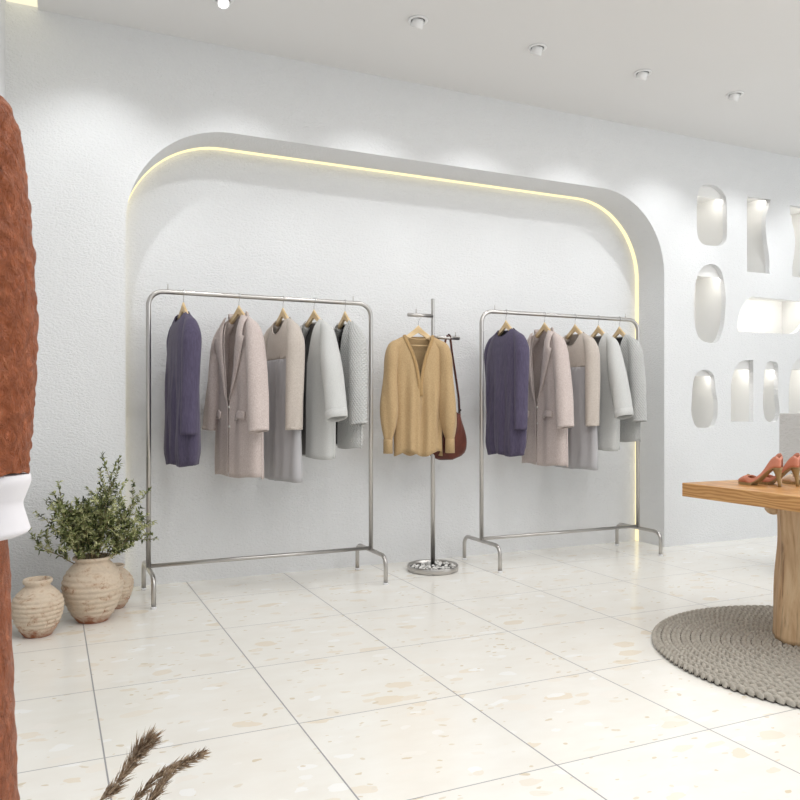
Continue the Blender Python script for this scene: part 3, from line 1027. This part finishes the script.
while cnt < 84 and len(spots) < 3000:
    r = .150 * math.sqrt(rnd.random()); a = rnd.uniform(0, 2 * PI)
    x, y = r * math.cos(a), r * math.sin(a)
    # a bare patch of the black bed at the back left and the right
    if r < .028 or (r > .115 and (a % (2 * PI)) > 1.1 and (a % (2 * PI)) < 3.0 and rnd.random() < .8): spots.append(None); continue
    lay = 0
    near = [s for s in spots if s and math.hypot(s[0] - x, s[1] - y) < .0215]
    if any(s[2] == 0 for s in near):
        if any(s[2] == 1 for s in near) or rnd.random() < .6: spots.append(None); continue
        lay = 1
    spots.append((x, y, lay))
    q = cnt % 3
    if peb0[q] is None:
        o = obj('pebble', pebble_bm(q), M_pebble); peb0[q] = o
        tag(o, 'small white pebble lying in the round tray of the coat stand', 'pebble', 'pebbles in the coat stand tray')
    else:
        o = peb0[q].copy(); COL.objects.link(o)
    o.location = (SXc + x, SYc + y, .0275 + lay * .0125)
    o.rotation_euler = (0, 0, rnd.uniform(0, 6)); cnt += 1

# blouse
bl_rz = math.radians(-14)
bl_loc = (2.288, SYc - .012, 1.748 - .012)
hb = make_hanger(True); hb.location = bl_loc; hb.rotation_euler = (0, 0, bl_rz)
hb['label'] = 'wooden hanger carrying the camel blouse on the coat stand'
hb['group'] = 'wooden hangers'
t = thing('camel_blouse', 'loose camel linen blouse with deep open neck and balloon sleeves, on the coat stand', 'blouse', bl_loc, bl_rz)
# front made of two panels that meet below a deep V
g = G(zhem=-.93, sw=.192, bw=.168, hw=.168, dep=.048, hdep=.065, open=True, sb=.47, scoop=.03, fold=.022, fk=8, seed=6, n=.092, hemw=.018, gapmin=-.002, ep=2.4)
obj('bodice', garment_body(g), M_mustard, t, solid=.003)
for s in (-1, 1):
    bm, e = sleeve_bm(g, s, .625, r0=(.042, .048), r1=(.024, .028), out=.028, fwd=-.03, puff=.028, seed=s * 2.1, wr=.11)
    sl = obj('balloon_sleeve', bm, M_mustard, t, solid=.003)
    c = sum(e[0], Vector()) / len(e[0])
    bm = bmesh.new(); add_sweep(bm, [c + Vector((0, 0, .012)), c, c + Vector((0, 0, -.085))], [(.033, .029), (.036, .030), (.035, .031)], 20, cap=False, up=(0, 1, 0))
    obj('cuff', bm, M_mustard, sl, solid=.003)
    bm = bmesh.new(); P = [edge_pt(g, .0 + .455 * i / 20, s) + Vector((s * .008, -.004, 0)) for i in range(21)]
    add_sweep(bm, P, [(.004, .012)] * 21, 8, up=(0, 1, 0)); obj('neck_facing', bm, M_facing, t)
obj('neckband', neckband_bm(g, .010), M_mustard, t)

# bag
bx, by = 2.52, SYc - .012
t = thing('leather_shoulder_bag', 'dark chestnut leather slouch bag hanging by its strap from the coat stand, behind the blouse', 'bag', (bx, by, 1.602))
bm = bmesh.new()
zt, zb = -.53, -.845
nn = 28; rings = []
for j in range(15):
    v = j / 14
    z = zt + (zb - zt) * v
    hwid = .020 + .165 * math.sin(min(1, v * 1.25) * PI / 2) ** 1.3 if v < .8 else .185 * math.sqrt(max(0.02, 1 - ((v - .8) / .215) ** 2))
    dep = .018 + .045 * math.sin(PI * min(1, v * .9 + .08))
    xc = .105 * (1 - v) ** 1.5 - .01 * v
    ring = []
    for k in range(nn):
        th = 2 * PI * k / nn
        x = xc + hwid * math.copysign(abs(math.cos(th)) ** .85, math.cos(th)); y = dep * math.sin(th) * (1 + .12 * math.sin(4 * th + 5 * v))
        ring.append(bm.verts.new((x * .80 + .0, y + .02, z + .02 * math.cos(th) ** 2 * (1 - v))))
    rings.append(ring)
for j in range(14):
    for k in range(nn): bm.faces.new((rings[j][k], rings[j][(k + 1) % nn], rings[j + 1][(k + 1) % nn], rings[j + 1][k]))
bm.faces.new(rings[-1]); bm.faces.new(rings[0])
obj('bag_body', bm, M_leather, t)
def strap(P, w, name='strap', m=M_leather, par=None):
    bm = bmesh.new(); add_sweep(bm, P, [(w, .0025)] * len(P), 8, up=(0, 1, 0)) ; return obj(name, bm, m, par)
P = [(-.150, .02, -.60), (-.12, .02, -.45), (-.06, .015, -.2), (-.024, .004, -.03), (-.016, 0, .008), (-.010, 0, .0175), (0, 0, .019), (.010, 0, .016), (.014, 0, .0), (.030, .004, -.10), (.068, .010, -.30), (.090, .016, -.42), (.100, .02, -.55)]
bm = bmesh.new()
rows = []
for p in P:
    p = Vector(p); rows.append([bm.verts.new(p + Vector((0, -.013, 0))), bm.verts.new(p + Vector((0, .013, 0)))])
for i in range(len(rows) - 1): bm.faces.new((rows[i][0], rows[i][1], rows[i + 1][1], rows[i + 1][0]))
sp = obj('strap', bm, M_leather, t, solid=.004)
bm = bmesh.new(); bmesh.ops.create_uvsphere(bm, u_segments=10, v_segments=6, radius=.008); obj('stud', bm, M_strapend, sp, loc=(.096, .004, -.50))
bm = bmesh.new(); add_sweep(bm, [(.010 - .15 + .15 - .012, -.002, .02), (.0, -.002, .024), (.012, -.002, .018)], .006, 8); obj('strap_keeper', bm, M_strapend, sp)

# ------------------------------------------------------------------ jars and olive branches
def jar(name_label, loc, R, Hh, neck_r, ridge, rim_h=.035, foot=.5, seed=0):
    t = thing('clay_jar', name_label, 'jar', loc, 0, 'weathered clay jars on the floor')
    bm = bmesh.new(); prof = []
    n = 64; hb_ = Hh - rim_h
    for i in range(n + 1):
        q = i / n
        z = q * hb_
        r = R * (foot + (1 - foot) * math.sin(PI * min(1, q / .62) / 2) ** .9) if q < .62 else neck_r + (R - neck_r) * max(0, math.cos(PI / 2 * (q - .62) / .38)) ** .85
        if .1 < q < .86: r += ridge * (abs(math.sin(PI * q * 11)) - .5)
        prof.append((r, z))
    prof = [(0, 0)] + prof
    prof += [(neck_r * .97, hb_ + .004), (neck_r * 1.0, hb_ + rim_h * .3), (neck_r * 1.14, hb_ + rim_h * .5), (neck_r * 1.17, hb_ + rim_h * .8), (neck_r * 1.10, Hh), (neck_r * .95, Hh - .003), (neck_r * .88, hb_), (neck_r * .9, hb_ - .03), (R * .8, Hh * .6), (R * .6, .03), (0, .02)]
    add_lathe(bm, prof, n=56, fn=lambda th, z: 1 + .012 * math.sin(2 * th + seed) + .006 * math.sin(5 * th + z * 30 + seed))
    obj('jar_body', bm, M_clay, t)
    return t
jar('smaller ribbed clay jar standing empty at the front left, beside the big olive jar', (-.048, 4.185, 0), .118, .278, .058, .006, .038, .52, 1)
jar('large ribbed clay jar holding the olive branches', (.212, 4.35, 0), .150, .340, .084, .006, .03, .48, 2)
jar('small ribbed clay jar half hidden behind the big olive jar', (.336, 4.585, 0), .102, .240, .048, .005, .022, .5, 3)

t = thing('olive_branches', 'bushy bunch of olive branches with small green leaves in the large clay jar', 'branches', (.205, 4.35, .315))
t.scale = (.84, .84, .84)
rnd = random.Random(11)
sb = bmesh.new(); lb = bmesh.new(); OL = []
def leaf(bm, p, d, nrm, L_, W_):
    d = d.normalized(); s = d.cross(nrm).normalized(); up = s.cross(d).normalized()
    pts = [p, p + d * L_ * .35 + s * W_ + up * .002, p + d * L_ * .35 - s * W_ + up * .002, p + d * L_ * .75 + s * W_ * .7, p + d * L_ * .75 - s * W_ * .7, p + d * L_ - up * L_ * .12]
    c1 = bm.verts.new(p + d * L_ * .35 - up * .001); c2 = bm.verts.new(p + d * L_ * .75 - up * .001)
    v = [bm.verts.new(q) for q in pts]
    bm.faces.new((v[0], v[1], c1)); bm.faces.new((v[0], c1, v[2])); bm.faces.new((v[1], v[3], c2, c1)); bm.faces.new((c1, c2, v[4], v[2])); bm.faces.new((v[3], v[5], c2)); bm.faces.new((c2, v[5], v[4]))
def twig(p, d, length, r, depth):
    n = max(4, int(length / .03)); P = [p.copy()]; dd = d.normalized()
    for i in range(n):
        dd = (dd + Vector((rnd.uniform(-1, 1), rnd.uniform(-1, 1), rnd.uniform(-.8, 1.0))) * .13).normalized()
        P.append(P[-1] + dd * length / n)
    add_sweep(sb, P, [r * (1 - .7 * i / n) for i in range(n + 1)], 5)
    for i in range(1, n + 1):
        tt = i / n
        if depth == 0 and tt < .35: continue
        dr = (P[i] - P[i - 1]).normalized()
        for k in range(7 if depth else 5):
            sd = Vector((rnd.uniform(-1, 1), rnd.uniform(-1, 1), rnd.uniform(-.7, .9)))
            ld = (dr * .7 + sd.normalized() * .9)
            leaf(lb, P[i] - dr * rnd.uniform(0, length / n), ld, Vector((rnd.uniform(-1, 1), rnd.uniform(-1, 1), 1)).normalized(), rnd.uniform(.020, .038), rnd.uniform(.0040, .0064))
        if rnd.random() < .05:
            m = Matrix.Translation(P[i] + Vector((rnd.uniform(-.01, .01), rnd.uniform(-.01, .01), -.008)))
            OL.append(m.translation.copy())
        if depth < 1 and tt > .28 and rnd.random() < .95:
            sd = Vector((rnd.uniform(-1, 1), rnd.uniform(-1, 1), rnd.uniform(-.35, .8))).normalized()
            twig(P[i], dr * .7 + sd, length * rnd.uniform(.22, .42), r * .5, depth + 1)
NB = 26
for i in range(NB):
    a = 2 * PI * i / NB + rnd.uniform(-.25, .25)
    lean = rnd.choice((.18, .40, .62, .85)) * rnd.uniform(.85, 1.15)
    d = Vector((math.cos(a) * lean * 1.05, math.sin(a) * lean * .75, 1.0))
    L_ = rnd.uniform(.30, .43) * (1 - .18 * lean)
    twig(Vector((math.cos(a) * .03, math.sin(a) * .03, -.08)), d, L_ + .05, .0035, 0)
for d, L_ in ((Vector((.16, 0, 1)), .56), (Vector((.62, -.2, .85)), .48), (Vector((-.9, 0, .42)), .36), (Vector((-.40, -.2, 1)), .46), (Vector((.3, .1, 1)), .50), (Vector((.8, -.1, .62)), .36)):
    twig(Vector((0, 0, -.06)), d, L_, .004, 0)
obj('stems', sb, M_stem, t); obj('foliage', lb, M_leaf, t, False)
for i, p in enumerate(OL[:30]):
    if i == 0:
        ob = bmesh.new(); bmesh.ops.create_icosphere(ob, subdivisions=2, radius=.0055); o0 = obj('olive', ob, M_olive, t, loc=p)
    else:
        o = o0.copy(); COL.objects.link(o); o.location = p

# ------------------------------------------------------------------ braided rug, table, shoes
RC = (3.242, 2.335); RR = .800
t = thing('braided_rug', 'round grey braided cord rug under the oak table', 'rug', (RC[0], RC[1], 0))
bm = bmesh.new(); add_lathe(bm, [(0, .001), (RR - .012, .001), (RR - .01, .007), (0, .007)], n=96); obj('backing', bm, M_backing, t)
bm = bmesh.new()
nr = 18; wr = RR / nr
for k in range(nr):
    r = wr * (k + .5)
    # a chain of plump slanted stitches for each coil
    ns = max(6, int(2 * PI * r / .036))
    for s in range(ns):
        a = 2 * PI * (s + .5 * (k % 2)) / ns
        for side in (-1, 1):
            rr = r + side * wr * .20
            aa = a + (side * .25) * 2 * PI / ns
            cxp, cyp = rr * math.cos(aa), rr * math.sin(aa)
            yaw_ = aa + PI / 2 - side * .55
            ca, sa = math.cos(yaw_), math.sin(yaw_)
            hl, hw2, hh = .0225, wr * .225, .021
            base = []
            for j, (fx, fr) in enumerate(((-1, .25), (-.55, .85), (0, 1), (.55, .85), (1, .25))):
                row = []
                for (py, pz) in ((-1, 0), (-.72, .72), (0, 1), (.72, .72), (1, 0)):
                    lx = fx * hl; ly = py * hw2 * fr; lz = pz * hh * (fr * .8 + .2)
                    row.append(bm.verts.new((cxp + lx * ca - ly * sa, cyp + lx * sa + ly * ca, .006 + lz)))
                base.append(row)
            for j in range(4):
                for q in range(4):
                    bm.faces.new((base[j][q], base[j + 1][q], base[j + 1][q + 1], base[j][q + 1]))
obj('braided_cord', bm, M_rope, t)

TZ = .74
TX0, TX1, TY0, TY1 = 2.912, 3.72, 1.55, 2.94
t = thing('oak_table', 'thick honey coloured oak slab table on a rough tree trunk leg at the right', 'table', (3.325, 2.47, 0))
bm = bmesh.new(); add_box(bm, TX0 - 3.325, TX1 - 3.325, TY0 - 2.47, TY1 - 2.47, TZ - .068, TZ); obj('tabletop', bm, M_table, t, False, bevel=.003)
bm = bmesh.new()
n = 40; rings = []
LZ0, LZ1 = .020, TZ - .069
for j in range(29):
    v = j / 28; z = LZ0 + (LZ1 - LZ0) * v
    ring = []
    for k in range(n):
        th = 2 * PI * k / n
        r = .200 - .008 * math.sin(PI * v) + .006 * (1 - v) ** 4
        r *= 1 + .06 * math.sin(3 * th + .6 + v * 2.6) + .035 * math.sin(7 * th + 2 * v) + .025 * math.sin(13 * th - 3 * v) + .02 * math.sin(9 * v + 2 * th)
        ring.append(bm.verts.new((r * math.cos(th), r * math.sin(th), z)))
    rings.append(ring)
for j in range(28):
    for k in range(n): bm.faces.new((rings[j][k], rings[j][(k + 1) % n], rings[j + 1][(k + 1) % n], rings[j + 1][k]))
bm.faces.new(rings[0][::-1]); bm.faces.new(rings[-1])
lg = obj('trunk_leg', bm, M_trunk, t)
bm = bmesh.new()
bmesh.ops.create_icosphere(bm, subdivisions=3, radius=1)
for v in bm.verts: v.co = Vector((v.co.x * .035, v.co.y * .05, v.co.z * .035)) * (1 + .1 * math.sin(5 * v.co.x + 3 * v.co.z))
obj('knot', bm, M_trunk, lg, loc=(-.085, .195, TZ - .069 - .040))

def make_shoe(M_up):
    t = thing('high_heel_shoe', '', 'shoe')
    Lh = .218
    # profile along the foot: x from toe (0) to heel (Lh)
    def bottom(q):      # underside height
        return .013 + .080 * smst((q - .34) / .56)
    def halfw(q):
        return .036 * (math.sin(PI * min(1, q / .52) / 2) ** .55) if q < .30 else .0345 - .012 * smst((q - .35) / .4) if q < .9 else .0225 * math.sqrt(max(0, 1 - ((q - .9) / .105) ** 2)) + .001
    ns = 30; bm = bmesh.new(); rows = []
    for i in range(ns + 1):
        q = i / ns; x = q * Lh
        b = bottom(q); w = max(.002, halfw(q))
        # height of the upper's edge above the sole
        if q < .26: h = .010 + .026 * math.sin(PI * q / .52)
        else: h = .034 - .012 * smst((q - .26) / .18) + .046 * smst((q - .55) / .36) - .022 * smst((q - .93) / .07)
        closed = q < .26
        row = []
        m = 10
        for k in range(m + 1):
            a = PI * k / m if closed else None
            if closed:
                yy = -w * math.cos(a); zz = b + h * math.sin(a) ** .6
            else:
                # two walls with a gap (the opening)
                kk = k / m
                if kk < .5:
                    c = kk / .5; yy = -w * (1.0 - .22 * c); zz = b + h * c
                else:
                    c = (1 - kk) / .5; yy = w * (1.0 - .22 * c); zz = b + h * c
            row.append((x, yy, zz))
        rows.append([bm.verts.new(p) for p in row])
    for i in range(ns):
        qq = (i + .5) / ns
        for k in range(10):
            if qq > .27 and k in (4, 5): 
                if k == 4 or k == 5:
                    # leave the opening free
                    pass
            if qq > .25 and False: continue
            bm.faces.new((rows[i][k], rows[i][k + 1], rows[i + 1][k + 1], rows[i + 1][k]))
    # open the top: remove faces bridging left and right walls
    kill = [f for f in bm.faces if f.calc_center_median().x > .27 * Lh and min(v.co.y for v in f.verts) < -.004 and max(v.co.y for v in f.verts) > .004 and f.calc_center_median().x < .97 * Lh]
    bmesh.ops.delete(bm, geom=kill, context='FACES')
    obj('upper', bm, M_up, t, solid=.002)
    # insole and sole
    for nm, mat, z0, z1, sc_ in (('insole', M_insole, .001, .003, .93), ('sole', M_sole, -.012, .0, 1.03)):
        bm = bmesh.new(); rr = []
        for i in range(ns + 1):
            q = i / ns; x = q * Lh; b = bottom(q); w = max(.002, halfw(q)) * sc_
            z0_ = z0 if nm == 'insole' or q < .40 else -.004
            rr.append([bm.verts.new((x, -w, b + z0_)), bm.verts.new((x, w, b + z0_)), bm.verts.new((x, w, b + z1)), bm.verts.new((x, -w, b + z1))])
        for i in range(ns):
            for k in range(4): bm.faces.new((rr[i][k], rr[i][(k + 1) % 4], rr[i + 1][(k + 1) % 4], rr[i + 1][k]))
        bm.faces.new(rr[0]); bm.faces.new(rr[-1][::-1])
        obj(nm, bm, mat, t, angle=40)
    bm = bmesh.new()
    P = [(Lh - .022, 0, .092), (Lh - .022, 0, .080), (Lh - .018, 0, .055), (Lh - .013, 0, .02), (Lh - .012, 0, 0)]
    add_sweep(bm, P, [(.024, .022), (.020, .020), (.012, .012), (.008, .008), (.0075, .0075)], 14, up=(1, 0, 0)); obj('heel', bm, M_sole, t)
    bm = bmesh.new(); add_lathe(bm, [(0, .003), (.006, .003), (.007, 0)], n=10); obj('bow_stud', bm, M_sole, t, loc=(.23 * Lh, 0, bottom(.23) + .036))
    return t
# shoes point towards the far left of the table
s1 = make_shoe(M_salmon)
def put(o, toe, heel, label):
    o.location = (toe[0], toe[1], TZ)
    o.rotation_euler = (0, 0, math.atan2(heel[1] - toe[1], heel[0] - toe[0])); o['label'] = label
put(s1, (3.128, 2.782), (3.172, 2.58), 'salmon pump with a khaki heel on the oak table, the leftmost shoe')
s2 = dup(s1, (3.225, 2.765, TZ), math.atan2(-.195, .05), 'salmon pump on the oak table half behind the leftmost pump')
s3 = make_shoe(M_nude)
put(s3, (3.36, 2.72), (3.41, 2.52), 'pale nude pump on the oak table at the right edge')
for s in (s1, s2, s3): s['group'] = 'high heeled pumps on the table'

# grey plinth behind the table
bm = bmesh.new(); add_box(bm, 0, .55, -.5, 0, 0, 1.083)
o = obj('display_plinth', bm, M_grey_stucco, None, False, loc=(4.418, 3.6, 0), bevel=.006)
tag(o, 'tall grey rough plastered block behind the shoes at the right edge', 'plinth')

# ------------------------------------------------------------------ rust coat in the foreground, left
t = thing('rust_coat', 'rust brown crinkled coat with a white cuff, cut off by the left edge', 'coat', (-.302, 1.15, 0))
def loft(profile, n=28, seed=0, wob=.03):
    """profile rows: (cx, cy, z, rx, ry)"""
    bm = bmesh.new(); rings = []
    for (cx_, cy_, z, rx, ry) in profile:
        ring = []
        for k in range(n):
            th = 2 * PI * k / n
            w = 1 + wob * math.sin(3 * th + seed + 7 * z) + wob * .6 * math.sin(5 * th + 13 * z + seed)
            ring.append(bm.verts.new((cx_ + rx * math.cos(th) * w, cy_ + ry * math.sin(th) * w, z)))
        rings.append(ring)
    for i in range(len(rings) - 1):
        for k in range(n): bm.faces.new((rings[i][k], rings[i][(k + 1) % n], rings[i + 1][(k + 1) % n], rings[i + 1][k]))
    bm.faces.new(rings[-1]); bm.faces.new(rings[0][::-1])
    return bm
# coordinates relative to (-.285, 1.0)
from mathutils import noise as mnoise
def crinkle(bm, amp, seed, keep=None):
    bm.normal_update()
    for v in bm.verts:
        p = v.co
        q = Vector((p.x * 1.0 + .5 * p.z, p.y, p.z * .8 - .35 * p.x)) * 38 + Vector((seed * 7, 0, 0))
        h = mnoise.ridged_multi_fractal(q, .9, 2.1, 4, 1.0, 2.0, noise_basis='PERLIN_ORIGINAL')
        p += v.normal * (h - 1.1) * amp
    return bm
body = interp([(0, 0, 1.56, .05, .05), (0, 0, 1.535, .10, .065), (0, 0, 1.50, .17, .085), (0, 0, 1.42, .20, .11), (0, 0, 1.25, .19, .12), (0, 0, 1.05, .242, .12), (0, 0, .80, .258, .13), (0, 0, .55, .267, .14), (0, 0, .30, .270, .15)], 22)
obj('coat_body', crinkle(loft(body, 150, 1, .004), .0022, 1), M_rust, t)
for s in (-1, 1):
    sl = interp([(s * .180, 0, 1.545, .025, .03), (s * .195, 0, 1.53, .050, .055), (s * .207, 0, 1.49, .060, .068), (s * .216, 0, 1.40, .062, .07), (s * .224, -.01, 1.25, .064, .07), (s * .224, -.02, 1.12, .062, .07), (s * .218, -.03, 1.036, .060, .065)], 26)
    so = obj('sleeve', crinkle(loft(sl, 110, 2 + s, .006), .0034, 3 + s), M_rust, t)
    cf = interp([(s * .214, -.03, 1.034, .066, .062), (s * .214, -.03, 1.024, .067, .064), (s * .212, -.03, 1.006, .063, .058), (s * .211, -.03, 0.994, .061, .056), (s * .213, -.03, .972, .065, .061), (s * .214, -.03, .960, .066, .064), (s * .210, -.03, .954, .058, .057)], 5)
    obj('cuff', loft(cf, 30, 0, .006), M_cuff, so)
bm = bmesh.new(); add_lathe(bm, [(0, 1.64), (.03, 1.635), (.042, 1.60), (.045, 1.55), (.06, 1.52)], n=20); obj('neck_form', bm, M_form, t)
bm = bmesh.new(); add_lathe(bm, [(0, .0), (.17, .0), (.17, .012), (.02, .02), (.014, .03), (.014, .32), (0, .32)], n=28); obj('stand', bm, M_metal, t)

# ------------------------------------------------------------------ dry plumes at the bottom left
t = thing('dark_vase', 'dark vase below the bottom edge holding the dry plumes', 'vase', (0.0, 1.64, 0))
bm = bmesh.new(); add_lathe(bm, [(0, 0), (.07, 0), (.10, .06), (.105, .12), (.08, .19), (.045, .23), (.042, .25), (.05, .262), (.044, .262), (.036, .24), (.0, .20)], n=32); obj('vase_body', bm, M_darkpot, t)
def ray(px, py, tt):
    u = (px - 400) / f_; v = -(py - hy_) / f_
    return Vector(((s_ + u * c_) * tt, (c_ - u * s_) * tt, 1.12 + v * tt))
rnd = random.Random(5)
def plume(pts, w, label, dens, first=None):
    base = Vector((0.0, 1.64, .20))
    t = thing('dry_plume', label, 'dried grass', tuple(base), 0, 'dry plumes in the vase')
    pts = [p - base for p in pts]
    bm = bmesh.new()
    Q = interp([tuple(Vector((0, 0, 0)))] + [tuple(p) for p in pts], 10)
    Q = [Vector(q) for q in Q]
    add_sweep(bm, Q, [.0022 * (1 - .7 * i / len(Q)) for i in range(len(Q))], 6); obj('stem', bm, M_pstem, t)
    bm = bmesh.new()
    n0 = int(len(Q) * .30)
    for i in range(n0, len(Q)):
        q = (i - n0) / (len(Q) - n0)
        d = (Q[min(i + 1, len(Q) - 1)] - Q[i - 1]).normalized()
        ww = w * (math.sin(PI * min(1, (.22 + q * .60))) ** .7 + .12)
        for k in range(dens):
            sd = Vector((rnd.uniform(-1, 1), rnd.uniform(-1, 1), rnd.uniform(-1, 1))).normalized()
            sd = (sd - d * sd.dot(d)).normalized()
            l = ww * rnd.uniform(1.0, 2.3) + .012
            dr = (d * rnd.uniform(1.1, 2.0) + sd * rnd.uniform(.25, .85)).normalized()
            p = Q[i] + d * rnd.uniform(-.006, .006) + sd * ww * rnd.uniform(0, .25)
            s2 = dr.cross(sd).normalized() if dr.cross(sd).length > .01 else d.orthogonal()
            wd = rnd.uniform(.0009, .0022)
            tip = p + dr * l + Vector((0, 0, -.002))
            mid = p + dr * l * .4
            v = [bm.verts.new(x) for x in (p, mid + s2 * wd, tip, mid - s2 * wd, mid + sd * wd)]
            bm.faces.new((v[0], v[1], v[2])); bm.faces.new((v[0], v[2], v[3])); bm.faces.new((v[1], v[4], v[2])); bm.faces.new((v[4], v[3], v[2]))
    obj('plume_hair', bm, M_pampas, t, False)
plume([ray(88, 815, 1.52), ray(112, 790, 1.52), ray(132, 762, 1.51), ray(139, 752, 1.50), ray(149, 742, 1.49)], .017, 'thick dark dry plume, the leftmost at the bottom edge', 11)
plume([ray(110, 830, 1.46), ray(135, 800, 1.46), ray(158, 777, 1.45), ray(180, 765, 1.45), ray(199, 756, 1.44)], .009, 'slender dry plume leaning right over the floor', 8)
plume([ray(120, 840, 1.42), ray(142, 812, 1.42), ray(155, 795, 1.42), ray(166, 778, 1.42)], .011, 'short dry plume tip between the two longer ones at the bottom edge', 8)
